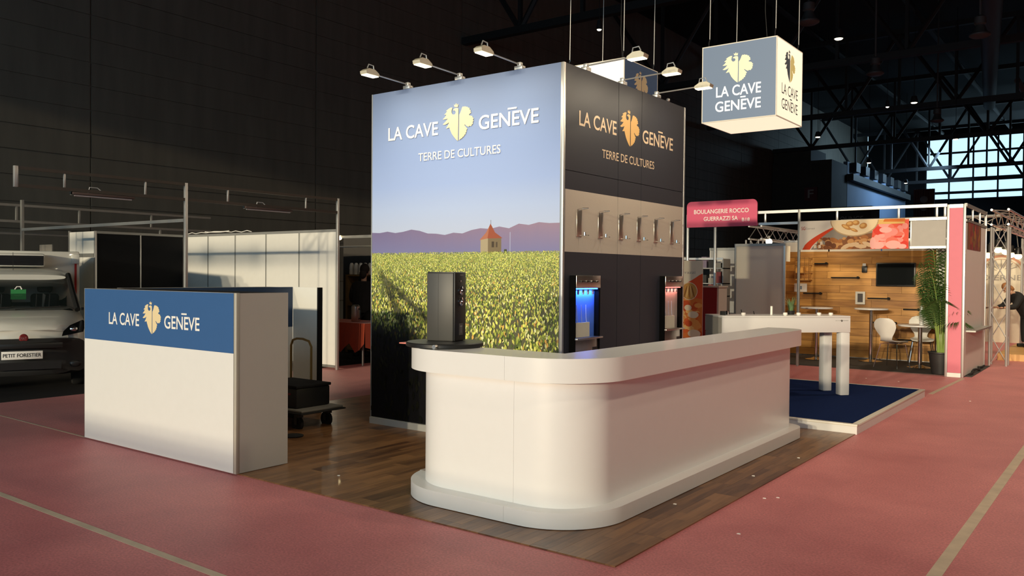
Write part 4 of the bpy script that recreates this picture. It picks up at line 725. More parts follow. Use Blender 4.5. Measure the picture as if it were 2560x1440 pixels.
for s in (-1, 1):
    MB().box(-1.98, -1.84, s*.36-.22, s*.36+.22, .7, 1.32, .05).build('seat_back', M_blackm, vn); MB().box(-1.96, -1.86, s*.36-.12, s*.36+.12, 1.34, 1.50, .04).build('headrest', M_blackm, vn)
    m = MB()
    for k in range(3): a = s*.36-.16+.1*k; m.face([(-1.80, a, .95), (-1.81, a+.012, .95), (-1.83, a+.04+.03*(k % 2), 1.30), (-1.82, a+.025, 1.33)])
    m.build('seat_cover', mat('clear_plastic_wrap', (.35, .36, .34, 1), .15), vn, kind='stuff', recalc=False)
box('windscreen_card', mat('green_card', (.03, .25, .07, 1), .5), vn, -1.26, -1.255, -.16, .06, 1.25, 1.40); MB().tube([(-1.25, -.1, 1.40), (-1.26, -.07, 1.44), (-1.26, -.02, 1.44), (-1.25, .0, 1.40)], .01, 6).build('card_hook', M_letter, vn)
cb = box('cargo_box', M_van, vn, -4.3, -2.26, -.93, .93, .45, 2.0, .02); box('red_corner_strip', mat('red_reflector', (.5, .02, .015, 1), .4), vn, -2.262, -2.252, .85, .885, 1.1, 1.86); MB().box(-2.35, -2.22, .80, .93, 1.80, 1.95, .01).build('corner_marker', M_van, vn)
box('cooling_unit', M_van, vn, -2.24, -1.9, -.62, .36, 1.74, 1.95, .03); box('cooling_grille', M_black, vn, -1.90, -1.885, -.60, .34, 1.765, 1.915)
for k in range(6): box('grille_slat', M_blackm, vn, -1.886, -1.875, -.60, .34, 1.775+.024*k, 1.783+.024*k)
MB().tube([(-1.70, -.12, 1.67), (-1.78, -.12, 1.96)], .004, 5).build('antenna', M_black, vn)
m = MB(); m.prism([(0, 0), (.22, 0), (.22, .11), (0, .11)], (-.37, .16, .985), Y, (Vector((-.98, 0, .22))).normalized(), Vector((.22, 0, .98)), .0, .004); m.build('bonnet_sticker', mat('pale_blue_card', (.55, .62, .62, 1), .4), vn)
for a, b in ((-.1, .55), (-.6, -.1)): MB().tube([(-.95, a, 1.112), (-1.02, b, 1.15)], .008, 6).build('wiper', M_black, vn)
st_ = thing('grey_board', 'narrow grey board with faint lettering between van and booth panel', 'board', (-16.4, 6.9, 0)); box('board_face', mat('grey_board_face', (.25, .23, .2, 1), .6), st_, -16.75, -16.25, 7.4, 7.42, 0, 2.1)

# ------------------------------------------------------------------ bakery stand
bk = thing('bakery_stand', 'bakery booth with aluminium rails, wooden back wall and pink end pillar', 'exhibition booth', (-4.8, 16, 0)); BY = 15.15; WY = 17.39
post(bk, -4.858, BY, 0, 2.82, .022, M_alud); post(bk, -6.453, BY, 0, 2.56, .022); post(bk, -7.02, BY, 0, 2.8, .022)
rail(bk, -7.0, -2.47, BY-.02, BY+.02, 2.765, 2.815, M_alu); rail(bk, -7.0, -2.47, BY-.02, BY+.02, 2.555, 2.60, M_alu)
for x in (-5.48, -4.2, -3.2, -2.62, -2.5): post(bk, x, BY, 2.60, 2.765, .018)
box('pillar_panel', M_pinkp, bk, -2.43, -2.235, BY-.02, BY+.02, .07, 2.74); post(bk, -2.452, BY, 0, 2.8, .02); post(bk, -2.214, BY, 0, 2.8, .02); box('pillar_foot', M_alu, bk, -2.432, -2.235, BY-.02, BY+.02, 0, .068); box('pillar_cap', M_alu, bk, -2.432, -2.235, BY-.02, BY+.02, 2.742, 2.8)
for x0, x1 in ((-3.0, -2.48),): box('fascia_panel', mat('grey_fascia', (.45, .43, .39, 1), .5), bk, x0, x1, BY-.01, BY+.01, 2.13, 2.55); rail(bk, -3.02, -2.475, BY-.02, BY+.02, 2.09, 2.129, M_alu); post(bk, -3.01, BY, 2.13, 2.55, .012)
# back wall: white shell panels with pine planks in front
for a, b in ((-5.9, -5.0), (-4.97, -4.0), (-3.97, -3.02), (-2.99, -2.24)): box('wall_panel', M_shell, bk, a, b, WY+.03, WY+.05, 0, 2.32)
rail(bk, -5.9, -2.24, WY+.02, WY+.06, 2.321, 2.36, M_alu)
M_plank = wood_mat('golden_pine_planks', C(140, 90, 36), C(226, 168, 88), .5, (.6, 1, 5), 3.0)
z = .02; r_ = 0
while z < 2.12:
    z1 = min(z+.142, 2.125); xx = -5.9+(-.55 if r_ % 3 == 1 else -.25 if r_ % 3 == 2 else 0)
    while xx < -3.01:
        a, b = max(xx, -5.88), min(xx+1.15, -3.01)
        if b-a > .05: o = box('wall_plank', M_plank, bk, a+.002, b-.002, WY-.0-.006*rv.random(), WY+.025, z+.002, z1-.002)
        xx += 1.15
    z = z1; r_ += 1
z = .02; r_ = 0
while z < 2.04:
    z1 = min(z+.142, 2.05); box('wall_plank', M_plank, bk, -5.925, -5.90, 16.3, WY-.01, z+.002, z1-.002); z = z1
box('plank_edge', mat('orange_pine_edge', (.50, .22, .05, 1), .5), bk, -5.94, -5.895, 16.25, 16.298, .02, 2.05)
M_greyp = mat('grey_green_panel', (.86, .82, .68, 1), .6, var=.05, scale=80)
box('wall_panel', M_greyp, bk, -6.36, -5.42, 16.0, 16.02, 0, 2.20); box('panel_edge', M_alu, bk, -5.42, -5.385, 15.99, 16.03, 0, 2.20); box('panel_edge', M_alud, bk, -6.40, -6.361, 15.99, 16.03, 0, 2.20); rail(bk, -6.40, -5.385, 15.985, 16.035, 2.201, 2.25)
for xx in (): pass
box('wall_panel', M_greyp, bk, -5.40, -5.38, 16.04, 16.25, 1.9, 2.2)
box('wall_panel', M_shell, bk, -7.1, -6.42, 16.4, 16.42, 0, 2.14); rail(bk, -7.1, -6.42, 16.38, 16.44, 2.141, 2.19)
box('side_panel', M_shell, bk, -2.215, -2.195, 15.18, 17.38, .02, 2.5); rail(bk, -2.225, -2.185, 15.18, 17.4, 2.765, 2.815, M_alud); rail(bk, -2.225, -2.185, 15.18, 17.4, 2.52, 2.56, M_alud); post(bk, -2.205, 17.42, 0, 2.82)
for y in (15.9, 16.7): post(bk, -2.205, y, 2.56, 2.765, .016)
box('side_ledge', M_alud, bk, -2.194, -2.05, 15.3, 17.2, .73, .755)
p2 = Print((-2.19, 15.30, 2.08), Y, Z, X)
for k in range(12): p2.add([(1.45*k/12, 0), (1.45*(k+1)/12, 0), (1.45*(k+1)/12, .44), (1.45*k/12, .44)], C(120+rv.randint(-30, 40), 78+rv.randint(-20, 20), 70))
for k in range(24): p2.ell(rv.uniform(.1, 1.35), rv.uniform(.06, .38), rv.uniform(.03, .09), rv.uniform(.04, .10), C(150+rv.randint(-40, 40), 90+rv.randint(-20, 40), 70), 10)
p2.build('food_poster', P_MAT, bk)
# crimson booth number sign
sg = thing('fascia_sign', 'rounded crimson pink booth sign with white lettering above the dark shelves', 'sign', (-6.3, 15.1, 2.5)); pts = []
for cx, cz, a0 in ((-5.70, 2.95, 0), (-6.92, 2.95, 90)): pts += [(cx+.09*math.cos(R(a0+15*k)), cz+.09*math.sin(R(a0+15*k))) for k in range(7)]
pts += [(-7.01, 2.545), (-5.61, 2.545)]; MB().prism(pts, (0, 15.10, 0), X, Z, -Y, 0, .02).build('sign_board', M_sign, sg); sgb = [c for c in sg.children][0]
text_part('BOULANGERIE ROCCO', M_letter, sgb, (-6.86, 15.08, 2.80), X, Z, -Y, 1.09, .082); text_part('GUERRAZZI SA', M_letter, sgb, (-6.66, 15.08, 2.66), X, Z, -Y, .68, .082); text_part('B18', M_letter, sgb, (-5.90, 15.08, 2.635), X, Z, -Y, .15, .065)
# long food banner
bn = thing('food_banner', 'long food banner with breads and red macarons hung under the bakery rail', 'banner', (-3.93, 15.08, 2.09)); box('banner_sheet', M_letter, bn, -4.83, -3.03, 15.095, 15.10, 2.09, 2.60)
p3 = Print((-4.83, 15.0945, 2.09), X, Z, -Y); p3.step = 4e-5; BW, BH = 1.80, .51
p3.add([(0, 0), (BW, 0), (BW, BH), (0, BH)], C(235, 228, 215)); arc = lambda t, o=0: (.10+o+.62*t, .0+.44*math.sin(t*PI/2)**.9)
p3.add([(.20, 0), (1.25, 0), (1.25, .3), (.62, .42), (.38, .25)], C(150, 140, 128)); p3.add([(.30, 0), (1.25, 0), (1.25, .28), (.90, .22), (.55, .13)], C(140, 88, 52))
for k in range(60): p3.ell(rv.uniform(.32, 1.2), rv.uniform(.02, .20), rv.uniform(.03, .075), rv.uniform(.02, .05), rv.choice([C(176, 112, 58), C(140, 84, 44), C(205, 150, 92), C(120, 70, 40)]), 12, rv.uniform(-.5, .5))
for a, b in ((.26, .09), (.31, .17), (.36, .08), (.25, .02), (.33, .02)): p3.add([(a, b), (a+.045, b+.01), (a+.04, b+.065), (a, b+.06)], C(232, 214, 190))
for k in range(4): p3.ell(.80+.12*k, .05+.03*(k % 2), .10, .035, C(222, 190, 150), 14, .5-.3*k)
n = 14; out = [(.05+.62*t**1.0, .0+.43*t**.62) for t in [k/n for k in range(n+1)]]; inn = [(.18+.55*t, .0+.45*t**.75) for t in [k/n for k in range(n+1)]]
for k in range(n): p3.add([out[k], inn[k], inn[k+1], out[k+1]], C(226, 72, 30))
p3.add([(1.20, 0), (BW, 0), (BW, .49), (1.25, .49)], C(238, 92, 70))
for k in range(26): p3.ell(rv.uniform(1.26, 1.76), rv.uniform(.05, .42), rv.uniform(.04, .11), rv.uniform(.03, .07), rv.choice([C(240, 120, 100), C(250, 170, 160), C(228, 60, 44), C(245, 150, 140)]), 14)
for a, b, c, d in ((1.32, .06, .10, .09), (1.56, .07, .12, .10), (1.70, .04, .07, .1), (1.44, .32, .10, .05), (1.24, .1, .05, .12)): p3.ell(a, b, c, d if b-d > 0 else b, C(250, 184, 176), 18)
p3.add([(1.26, .42), (1.74, .42), (1.72, .50), (1.28, .50)], C(236, 190, 110)); p3.add([(1.4, .46), (1.75, .45), (1.74, .505), (1.42, .505)], C(220, 120, 40))
p3.add([(.93+.40*math.cos(PI+PI*k/20), .50+.28*math.sin(PI+PI*k/20)) for k in range(21)], C(190, 160, 120)); p3.add([(.93+.385*math.cos(PI+PI*k/20), .505+.265*math.sin(PI+PI*k/20)) for k in range(21)], C(238, 216, 176))
for a, b, c, d, e in ((.80, .385, .09, .035, -.5), (.86, .44, .07, .045, .2), (.96, .455, .06, .045, 0), (1.08, .40, .065, .05, .3), (.93, .33, .07, .025, -.4)): p3.ell(a, b, c, d, C(196, 138, 72), 14, e); p3.ell(a-.01, b+.008, c*.6, d*.55, C(230, 182, 110), 12, e)
for q in (p3,): q.v = [Vector((p.x, p.y, min(max(p.z, 2.0905), 2.5995))) for p in q.v]
p3.build('banner_print', P_MAT, bn)
text_part('SG', mat('dull_red_letter', (.45, .06, .05, 1), .5), bn, (-4.80, 15.0925, 2.44), X, Z, -Y, .07, .06, off=0); text_part('Guerrazzi', mat('grey_letter', (.35, .31, .28, 1), .5), bn, (-4.725, 15.0925, 2.45), X, Z, -Y, .16, .035, bold=0, off=0)
# roll-up banner
ru = thing('rollup_banner', 'roll-up food banner half hidden behind the dark tower corner', 'banner', (-6.3, 13.6, 0)); box('banner_sheet', M_letter, ru, -6.70, -6.01, 13.60, 13.605, .10, 1.875); box('banner_foot', M_alud, ru, -6.75, -5.96, 13.5, 13.7, .001, .098, .01); MB().tube([(-6.35, 13.63, .1), (-6.35, 13.63, 1.88)], .012, 6).build('banner_pole', M_alu, ru)
p4 = Print((-6.70, 13.5995, .1), X, Z, -Y); p4.step = 4e-5; w_ = .69
p4.add([(0, 0), (w_, 0), (w_, 1.775), (0, 1.775)], C(238, 225, 200)); p4.add([(0, .0), (w_, 0), (w_, .42), (0, .42)], C(128, 84, 66)); p4.add([(0, .42), (w_, .42), (w_, 1.55)]+[(w_*(1-k/10), 1.30+.27*(1-k/10)**2) for k in range(1, 11)], C(232, 88, 40))
p4.add([(0, .45), (w_, .40), (w_, 1.10), (.35, 1.16), (0, 1.1)], C(226, 122, 50))
for k in range(70): p4.ell(rv.uniform(.05, w_-.05), rv.uniform(.48, 1.05), rv.uniform(.03, .09), rv.uniform(.03, .07), rv.choice([C(240, 160, 80), C(228, 104, 40), C(214, 84, 30), C(248, 196, 120)]), 12)
for a, b, c, d in ((.52, .83, .10, .06), (.54, .50, .12, .07), (.42, .95, .07, .05), (.25, .6, .09, .06)): p4.ell(a, b, c, d, C(242, 220, 186), 18)
p4.ell(.44, 1.24, .155, .155, C(240, 222, 190), 28); p4.ell(.44, 1.24, .145, .145, C(206, 150, 74), 28)
for k in range(5): p4.ell(.37+.035*k, 1.23, .014, .11, C(232, 190, 120) if k % 2 else C(150, 96, 40), 12, .15*k-.3)
p4.add([(0, .44), (w_*.5, .40), (w_, .42), (w_, .40), (w_*.5, .38), (0, .42)], C(244, 226, 196)); p4.add([(.05, .03), (w_-.02, .03), (w_-.02, .10), (.05, .10)], C(226, 70, 44))
p4.v = [Vector((min(max(p.x, -6.699), -6.011), p.y, p.z)) for p in p4.v]; p4.build('banner_print', P_MAT, ru)
text_part('GUERRAZZI SA', M_letter, ru, (-6.60, 13.595, .37), X, Z, -Y, .46, .05, off=0, bold=.02); text_part('Du travail au meeting', M_letter, ru, (-6.55, 13.595, .24), X, Z, -Y, .48, .035, off=0, bold=0); text_part('guerrazzi', mat('grey_letter', (1, 1, 1, 1)), ru, (-6.55, 13.595, 1.63), X, Z, -Y, .40, .06, off=0, bold=0)
# shelf and red counter left of the post
sv = thing('stacked_shelf', 'open shelf with mixed packs between roll-up banner and white curved panel', 'shelf', (-6.9, 15.7, 0))
for zz in (.4, .9, 1.2, 1.45, 1.75): box('shelf_board', M_alud, sv, -7.6, -6.47, 15.6, 15.95, zz, zz+.02)
for a in (-7.6, -6.49): box('upright', M_alud, sv, a, a+.02, 15.6, 15.95, 0, 1.95)
rail(sv, -7.6, -6.47, 15.58, 15.599, 1.93, 1.97, M_alu)
k = 0
for zz in (1.22, 1.47, 1.77):
    for a in range(7):
        c = [(.35, .05, .05, 1), (.45, .42, .35, 1), (.02, .02, .02, 1), (.25, .2, .3, 1), (.4, .3, .2, 1)][(k*3+a) % 5]; k += 1
        x0 = -7.55+.15*a; cn = ['dark red', 'beige', 'black', 'grey violet', 'tan'][(k*3+a) % 5 if False else ((k-1)*3+a) % 5]
        tag(box('pack', mat('pack_%d' % (((k-1)*3+a) % 5), c, .5), None, x0, x0+.11, 15.65, 15.8, zz+.001, zz+.10+.06*((a*7+k) % 3)), '%s pack on the %s open shelf board behind the banner, %s from the left' % (cn, {1.22: 'lower', 1.47: 'middle', 1.77: 'top'}[zz], ['first', 'second', 'third', 'fourth', 'fifth', 'sixth', 'last'][a]), 'pack', 'packs on the open shelf')
rc = thing('red_counter', 'dark red counter front beside the roll-up banner', 'counter', (-6, 14.3, 0)); box('red_front', M_red, rc, -6.5, -6.05, 14.3, 14.32, 0.001, 1.40); box('counter_top', M_side, rc, -6.5, -6.0, 14.28, 14.7, 1.401, 1.43); box('side_panel', M_side, rc, -6.05, -6.02, 14.321, 14.7, .001, 1.40)
# television, picture, basket, notices, pegs
tv = thing('television', 'black flat television on the wooden wall', 'television', (-3.7, WY-.05, 1.43)); tvc = box('tv_case', M_black, tv, -4.06, -3.35, WY-.055, WY-.012, 1.434, 1.893, .008); box('tv_screen', M_glass, tv, -4.035, -3.375, WY-.057, WY-.0555, 1.465, 1.87); box('tv_mark', M_chrome, tvc, -3.73, -3.68, WY-.058, WY-.056, 1.445, 1.455)
pt = thing('picture_frame', 'pale picture frame with dark photo standing on the high table by the wall', 'picture frame', (-4.34, WY-.1, 1.07)); M_fr = mat('pale_frame', (.62, .60, .54, 1), .5)
for a, b, c, d in ((-4.435, -4.395, 1.074, 1.325), (-4.295, -4.255, 1.074, 1.325), (-4.3945, -4.2955, 1.074, 1.115), (-4.3945, -4.2955, 1.285, 1.325)): box('frame_side', M_fr, pt, a, b, WY-.06, WY-.035, c, d)
box('photo', mat('dark_photo', (.06, .05, .05, 1), .4), pt, -4.395, -4.295, WY-.05, WY-.04, 1.115, 1.285)
ic = thing('wall_phone', 'small dark wall device with a white top on the wooden wall', 'wall device', (-4.28, WY-.04, 1.72)); box('device_body', M_black, ic, -4.33, -4.23, WY-.04, WY-.010, 1.70, 1.83, .008); box('device_light', mat('white_plastic', (.8, .8, .78, 1), .4), ic, -4.31, -4.25, WY-.05, WY-.0405, 1.83, 1.88)
PG = [(-5.24, -4.98, 1.88), (-4.91, -4.37, 1.60), (-5.46, -5.09, 1.275), (-4.21, -3.80, 1.198), (-3.56, -3.26, 1.0), (-4.17, -3.67, .728), (-3.65, -3.36, .414)]
for i, (a, b, z) in enumerate(PG):
    t = thing('wall_peg_shelf', 'thin dark shelf bar on the wooden wall, ' + ['topmost one', 'one left of the television', 'one right of the white notices', 'one right of the picture frame', 'one beside the palm', 'one left of the white chair', 'lowest one'][i], 'shelf', (a, WY-.06, z), 'dark bars on the wooden wall')
    box('bar', M_blackm, t, a, b, WY-.07, WY-.007, z-.012, z+.010); box('end_hook', M_blackm, t, b-.04, b, WY-.09, WY-.0705, z-.02, z+.025)
bs = thing('wire_basket', 'wire basket with brown boards hung on the wooden wall left of the bars', 'basket', (-5.45, WY-.15, 1.5)); M_wire = mat('rusty_wire', (.30, .15, .05, 1), .5, .5)
for zz in (1.54, 1.68, 1.84, 1.98): MB().tube([(-5.58, WY-.01, zz), (-5.58, WY-.22, zz), (-5.30, WY-.22, zz), (-5.30, WY-.01, zz)], .008, 6).build('wire_hoop', M_wire, bs)
for a in (-5.58, -5.49, -5.39, -5.30): MB().tube([(a, WY-.22, 1.52), (a, WY-.22, 2.0)], .007, 6).build('wire_rod', M_wire, bs)
box('basket_board', M_plank, bs, -5.57, -5.31, WY-.21, WY-.012, 1.525, 1.56); box('basket_board', M_plank, bs, -5.57, -5.42, WY-.21, WY-.012, 1.69, 1.80)
nt_ = thing('notice_sheets', 'white printed notice sheets on the wooden wall behind the bakery post', 'notice', (-5.5, WY-.03, 1.28)); box('notice_sheet', M_letter, nt_, -5.66, -5.40, WY-.012, WY-.0065, 1.30, 1.47); box('notice_print', mat('blue_grey_print', (.25, .32, .42, 1), .5), nt_, -5.56, -5.50, WY-.0135, WY-.0122, 1.35, 1.42)
bx_ = thing('wall_box', 'small cream box fixed on the side of the wooden wall', 'box', (-5.87, 16.6, 1.65)); box('box_body', M_letter, bx_, -5.899, -5.80, 16.45, 16.7, 1.62, 1.95, .005)
# high tables and bistro set
def pole_table(x, y, h, r, label, name='high_table'):
    t = thing(name, label, 'table', (x, y, 0.006)); MB().lathe([(r-.012, 0), (r, .006), (r, .024), (r-.012, .03)], (x, y, h-.03), 36).build('table_top', M_white, t); MB().tube([(x, y, .03), (x, y, h-.03)], .035, 12).build('pole', M_chrome, t); MB().lathe([(.20, 0), (.21, .008), (.10, .025), (.04, .05)], (x, y, .0065), 28).build('base', M_chrome, t)
pole_table(-4.02, 16.85, 1.02, .30, 'white high table on a chrome pole below the picture frame'); pole_table(-4.95, 16.55, 1.02, .30, 'white high table whose chrome pole stands behind the display table'); pole_table(-3.05, 16.25, .77, .37, 'low white round bistro table on a chrome pole between two chairs', 'bistro_table')
t = thing('chrome_bottle', 'tall chrome and white bottle on the bistro table', 'bottle', (-3.0, 16.1, .77)); MB().lathe([(.035, 0), (.04, .01), (.04, .24), (.032, .27), (.032, .34)], (-3.0, 16.1, .771), 16).build('bottle_body', mat('glossy_white', (.85, .85, .85, 1), .12, .3), t); MB().cyl(-3.0, 16.1, 1.112, 1.15, .02, 12).build('cap', M_chrome, t)
def chair(loc, rz, label):
    t = thing('shell_chair', label, 'chair', (0, 0, 0), 'white shell chairs', local=True); t.location = loc; t.rotation_euler = (0, 0, rz)
    prof = [(.22, .435, .17), (.17, .452, .195), (.05, .455, .20), (-.08, .452, .185), (-.16, .462, .13), (-.20, .50, .105), (-.225, .56, .115), (-.25, .64, .17), (-.27, .72, .205), (-.285, .80, .20), (-.295, .86, .15), (-.298, .885, .08)]
    m = MB(); rows = []; nn = 9
    for x, z, w__ in prof: rows.append([m.bm.verts.new((x+.03*(abs(k/(nn-1)*2-1)**2)*(1 if z > .5 else 0), (k/(nn-1)*2-1)*w__, z+.015*(abs(k/(nn-1)*2-1)**2)*(1 if z < .5 else 0))) for k in range(nn)])
    for q in range(len(rows)-1):
        for k in range(nn-1): m.bm.faces.new((rows[q][k], rows[q][k+1], rows[q+1][k+1], rows[q+1][k]))
    o = m.build('seat_shell', M_shell, t, smooth=80); sol = o.modifiers.new('thickness', 'SOLIDIFY'); sol.thickness = .012
    for s in (-1, 1):
        MB().tube([(.10, s*.10, .43), (.14, s*.16, .42), (.20, s*.22, 0.002)], .0085, 8).build('leg', M_chrome, t); MB().tube([(-.08, s*.10, .43), (-.12, s*.15, .42), (-.22, s*.22, 0.002)], .0085, 8).build('leg', M_chrome, t)
    box('seat_mount', M_chrome, t, -.09, .11, -.11, .11, .425, .44)
chair((-3.45, 15.98, .006), R(72), 'white shell chair on the left of the bistro table, its rounded back towards us'); chair((-3.14, 16.88, .006), R(-75), 'white shell chair behind the bistro table, partly behind the palm')
# palm
pm = thing('potted_palm', 'tall potted palm beside the pink pillar', 'plant', (-2.575, 15.42, .006)); MB().lathe([(.13, 0), (.14, .01), (.185, .34), (.20, .35), (.20, .37), (.175, .37), (.165, .31)], (-2.575, 15.42, .0065), 28).build('pot', mat('charcoal_pot', (.03, .03, .03, 1), .5), pm); MB().lathe([(.16, 0), (.01, .015)], (-2.575, 15.42, .31), 24).build('soil', M_soil, pm)
def frond(a, L_, lean, h):
    c0 = Vector((-2.575+.05*math.cos(a), 15.42+.05*math.sin(a), .32)); d = Vector((math.cos(a), math.sin(a), 0)); pts = []
    for k in range(13): t = k/12; pts.append(c0+d*(lean*.72*(t**1.8)*L_)+Z*(h*(t-.42*lean*t**3)))
    m = MB(); m.tube(pts, [.012*(1-.8*k/12) for k in range(13)], 5); m.build('frond_stem', M_stem, pm); lf = MB(); sd = d.cross(Z)
    for k in range(19):
        t = .42+.57*k/18; f = t*12; i = min(11, int(f)); p = pts[i].lerp(pts[i+1], f-i); tn = (pts[i+1]-pts[i]).normalized(); ll = .30*math.sin(PI*(.15+.85*(t-.42)/.58))**.7+.05
        for s in (-1, 1):
            e = p+(tn*.62+sd*s*.75-Z*.28).normalized()*ll; e = e-Z*ll*.35; q = p.lerp(e, .5)+Z*.05; n_ = tn*.0105
            lf.face([p-n_*.6, p+n_*.6, q+n_, q-n_]); lf.face([q-n_, q+n_, e])
    lf.build('frond', M_green, pm, recalc=False)
for a, L_, lean, h in ((2.9, .8, .55, 1.75), (3.6, .75, .5, 1.9), (3.8, .6, .3, 2.2), (2.4, .5, .25, 2.25), (4.3, .7, .5, 1.75), (5.2, .55, .35, 1.95), (.2, .45, .5, 1.55), (1.2, .6, .5, 1.5), (2.2, .8, .6, 1.6), (3.2, .7, .5, 1.35), (4.0, .6, .5, 1.2), (5.6, .5, .95, .95), (.9, .3, .15, 2.05), (3.0, .7, .35, 1.85), (4.8, .6, .7, 1.3), (2.6, .4, .6, 1.0), (6.0, .4, .9, 1.25)): frond(a, L_, lean, h)
# truss behind the grey panel with round lamps
def truss(name, label, A, B, w__, up=Z, seg=.45, m=None):
    A, B = Vector(A), Vector(B); d = (B-A).normalized(); sd = d.cross(up).normalized(); u2 = sd.cross(d); t = thing(name, label, 'truss', A); cs = []
    for a, b in ((-1, -1), (1, -1), (1, 1), (-1, 1)): o = (sd*a+u2*b)*w__/2; cs.append(o); MB().tube([A+o, B+o], .022, 8).build('chord', m or M_alu, t)
    L_ = (B-A).length; n = max(2, int(L_/seg)); 
    for f in range(4):
        o0, o1 = cs[f], cs[(f+1) % 4]
        for k in range(n): p = A+d*(L_*k/n); q = A+d*(L_*(k+1)/n); MB().tube([p+(o0 if k % 2 else o1), q+(o1 if k % 2 else o0)], .009, 5).build('brace', m or M_alu, t)
    return t
truss('lamp_truss', 'aluminium truss with round lamps above the grey bakery panel', (-7.02, 18.75, 2.62), (-7.02, 24.5, 2.62), .29); truss('truss_leg', 'upright aluminium truss leg behind the grey bakery panel', (-7.02, 18.72, .0), (-7.02, 18.72, 2.44), .29, Y)
for i, (a, b, c) in enumerate(((-6.87, 19.25, 2.42), (-6.87, 20.7, 2.38), (-6.87, 22.4, 2.36))): t = thing('round_lamp', 'round white lamp on the truss above the grey panel, %s from the left' % ords[i].replace('nearest', 'first'), 'lamp', (a, b, c), 'round truss lamps'); MB().ball((a, b, c), .075, 14).build('lamp_bulb', M_lamp, t); MB().cyl(a, b, c+.06, c+.14, .03, 10).build('lamp_socket', M_alud, t); MB().cyl(a, b, c+.13, 2.50, .012, 8).build('lamp_stem', M_alud, t)

# ------------------------------------------------------------------ truss booth at the right edge
for i, (y, l) in enumerate(((17.75, 'near aluminium truss leg at the right edge, next to the white side wall'), (23.0, 'far aluminium truss leg at the right edge'))): truss('truss_leg', l, (-2.0, y, 0), (-2.0, y, 2.55), .27, Y)
truss('top_truss', 'overhead aluminium truss running back along the right edge', (-2.0, 17.6, 2.73), (-2.0, 23.3, 2.73), .27); truss('cross_truss', 'overhead aluminium truss crossing between booths at the right edge', (-5.2, 19.2, 2.72), (-2.16, 19.2, 2.72), .27)
tbk = thing('crest_wall', 'cream booth wall with a faint round crest, behind the person at right', 'booth wall', (-2.6, 24.2, 0)); M_cream = mat('cream_wall', (.80, .74, .58, 1), .6)
for a, b in ((-4.9, -3.95), (-3.94, -2.99), (-2.98, -1.98)): box('wall_panel', M_cream, tbk, a, b, 24.2, 24.22, 0, 2.35)
box('pink_panel', M_pinkp, tbk, -1.97, -1.1, 24.2, 24.22, 0, 2.6)
for r0, r1, c in ((.58, .52, (.62, .30, .18, 1)), (.48, .46, (.60, .42, .28, 1))):
    m = MB()
    for k in range(30): a0, a1 = R(-5+190*k/30), R(-5+190*(k+1)/30); m.face([(-2.7+r*math.cos(a), 24.197, 1.62+r*math.sin(a)) for r, a in ((r0, a0), (r0, a1), (r1, a1), (r1, a0))])
    m.build('crest_arc', mat('crest_%d' % int(r0*100), c, .6), tbk, recalc=False)
for k in range(7): a = R(30+20*k); MB().tube([(-2.7+.12*math.cos(a), 24.196, 1.75+.12*math.sin(a)), (-2.7+.38*math.cos(a), 24.196, 1.72+.36*math.sin(a))], .012, 5).build('crest_ray', mat('crest_grey', (.45, .42, .36, 1), .6), tbk)
text_part('O ERNE', mat('crest_letter', (.36, .34, .30, 1), .6), tbk, (-3.15, 24.198, 1.56), X, Z, -Y, .9, .14, bold=0)
for i, (x, y, z) in enumerate(((-2.18, 18.95, 2.17), (-2.08, 19.3, 2.14), (-2.25, 18.3, 2.05), (-2.1, 20.3, 2.10), (-2.1, 21.7, 2.10))):
    t = thing('spot_lamp', 'glowing warm spot lamp under the right-edge truss, ' + ['brightest one', 'one beside the brightest', 'lower left one', 'thin middle one', 'rightmost one'][i], 'lamp', (x, y, z), 'glowing spots at right')
    MB().ball((x, y, z), .075, 14, (1, 1, .8)).build('lamp_glass', M_lampw, t); MB().lathe([(.04, .0), (.08, .02), (.06, .16), (.02, .18)], (x, y, z+.03), 14).build('lamp_can', M_black, t); MB().tube([(x, y, z+.2), (-2.135, y, 2.60)], .01, 6).build('lamp_arm', M_alud, t)
area('truss_spot', (-2.3, 19.0, 2.0), (-2.4, 23, .8), 10, (1, .8, .5), .2); area('truss_spot', (-2.6, 21.6, 2.1), (-2.7, 24.2, 1.2), 14, (1, .85, .6), .3)
sp_ = thing('wooden_step', 'low pale wooden step platform at the right edge', 'platform', (-1.6, 20.5, 0)); M_stepw = wood_mat('pale_step_wood', C(170, 120, 60), C(226, 178, 110), .5, (1, 6, 1), 3)
for k in range(6): box('step_board', M_stepw, sp_, -2.15, .5, 18.9+.5*k+.002, 19.4+.5*k-.002, .10, .13)
box('step_front', M_stepw, sp_, -2.15, .5, 18.88, 18.899, .001, .128)
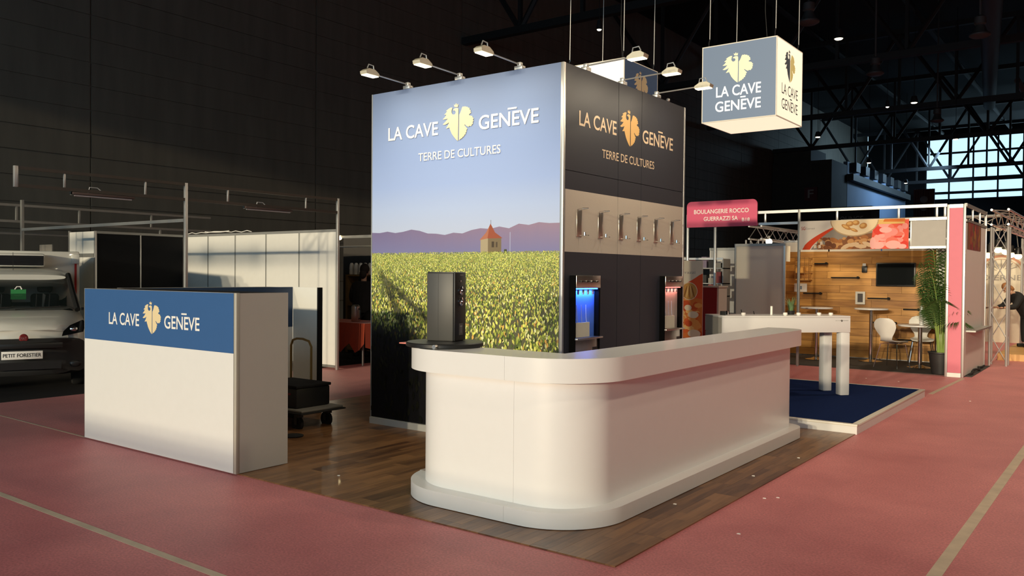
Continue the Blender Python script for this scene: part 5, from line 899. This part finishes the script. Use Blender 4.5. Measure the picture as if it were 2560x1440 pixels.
p9 = thing('person', 'person in a black coat with reddish blond hair bending over a stall at right', 'person', (-1.85, 21.1, .13), local=True); p9.rotation_euler = (0, 0, R(215)); p9.scale = (.87, .87, .87)
dress(p9, .72, M_coat, M_trou, M_rhair, (Vector((.44, .26, 1.0)), Vector((.68, .17, .98))), (Vector((.44, -.26, 1.0)), Vector((.68, -.17, .98))), True)
stl = thing('market_stall', 'dark cluttered stall counter in front of the bending person', 'stall', (-2.75, 20.6, 0)); box('stall_front', mat('dark_wood_stall', (.08, .055, .035, 1), .6), stl, -3.5, -2.62, 20.2, 20.9, .001, .95); box('stall_top', mat('dark_wood_top', (.13, .09, .06, 1), .5), stl, -3.55, -2.57, 20.15, 20.95, .951, .98)
MB().lathe([(.10, 0), (.14, .03), (.14, .16), (.12, .16)], (-2.05, 19.3, .131), 18).build('bucket', M_alud, stl) if False else None
for i in range(6):
    x, y = -3.42+.13*i, 20.35+.12*(i % 3); tag(MB().lathe([(.04, 0), (.05, .02), (.045, .14), (.02, .19), (.02, .22)], (x, y, .981), 12).build('stall_jar', mat('jar_%d' % (i % 3), [(.05, .06, .05, 1), (.2, .12, .08, 1), (.3, .28, .22, 1)][i % 3], .3)), 'jar on the cluttered stall before the bending person, %s from the left' % (ords[i].replace('nearest', 'first').replace('farthest', 'sixth')), 'jar', 'jars on the stall')
t = thing('round_stool', 'pale wooden stool seat behind the near truss leg', 'stool', (-2.55, 18.6, 0)); MB().lathe([(.17, 0), (.18, .015), (.17, .04)], (-2.55, 18.6, .42), 24).build('seat', M_stepw, t)
for k in range(4): a = R(45+90*k); MB().tube([(-2.55+.12*math.cos(a), 18.6+.12*math.sin(a), .42), (-2.55+.17*math.cos(a), 18.6+.17*math.sin(a), .0)], .014, 8).build('leg', M_stepw, t)
t = thing('floor_cable', 'black cable loops on the carpet behind the pink pillar', 'cable', (-2.1, 16.3, 0)); MB().tube([(-2.16+.03*math.sin(k*.9), 15.5+.1*k, .02+.03*abs(math.sin(k*.7))) for k in range(16)], .018, 6).build('cable_run', M_rubber, t)
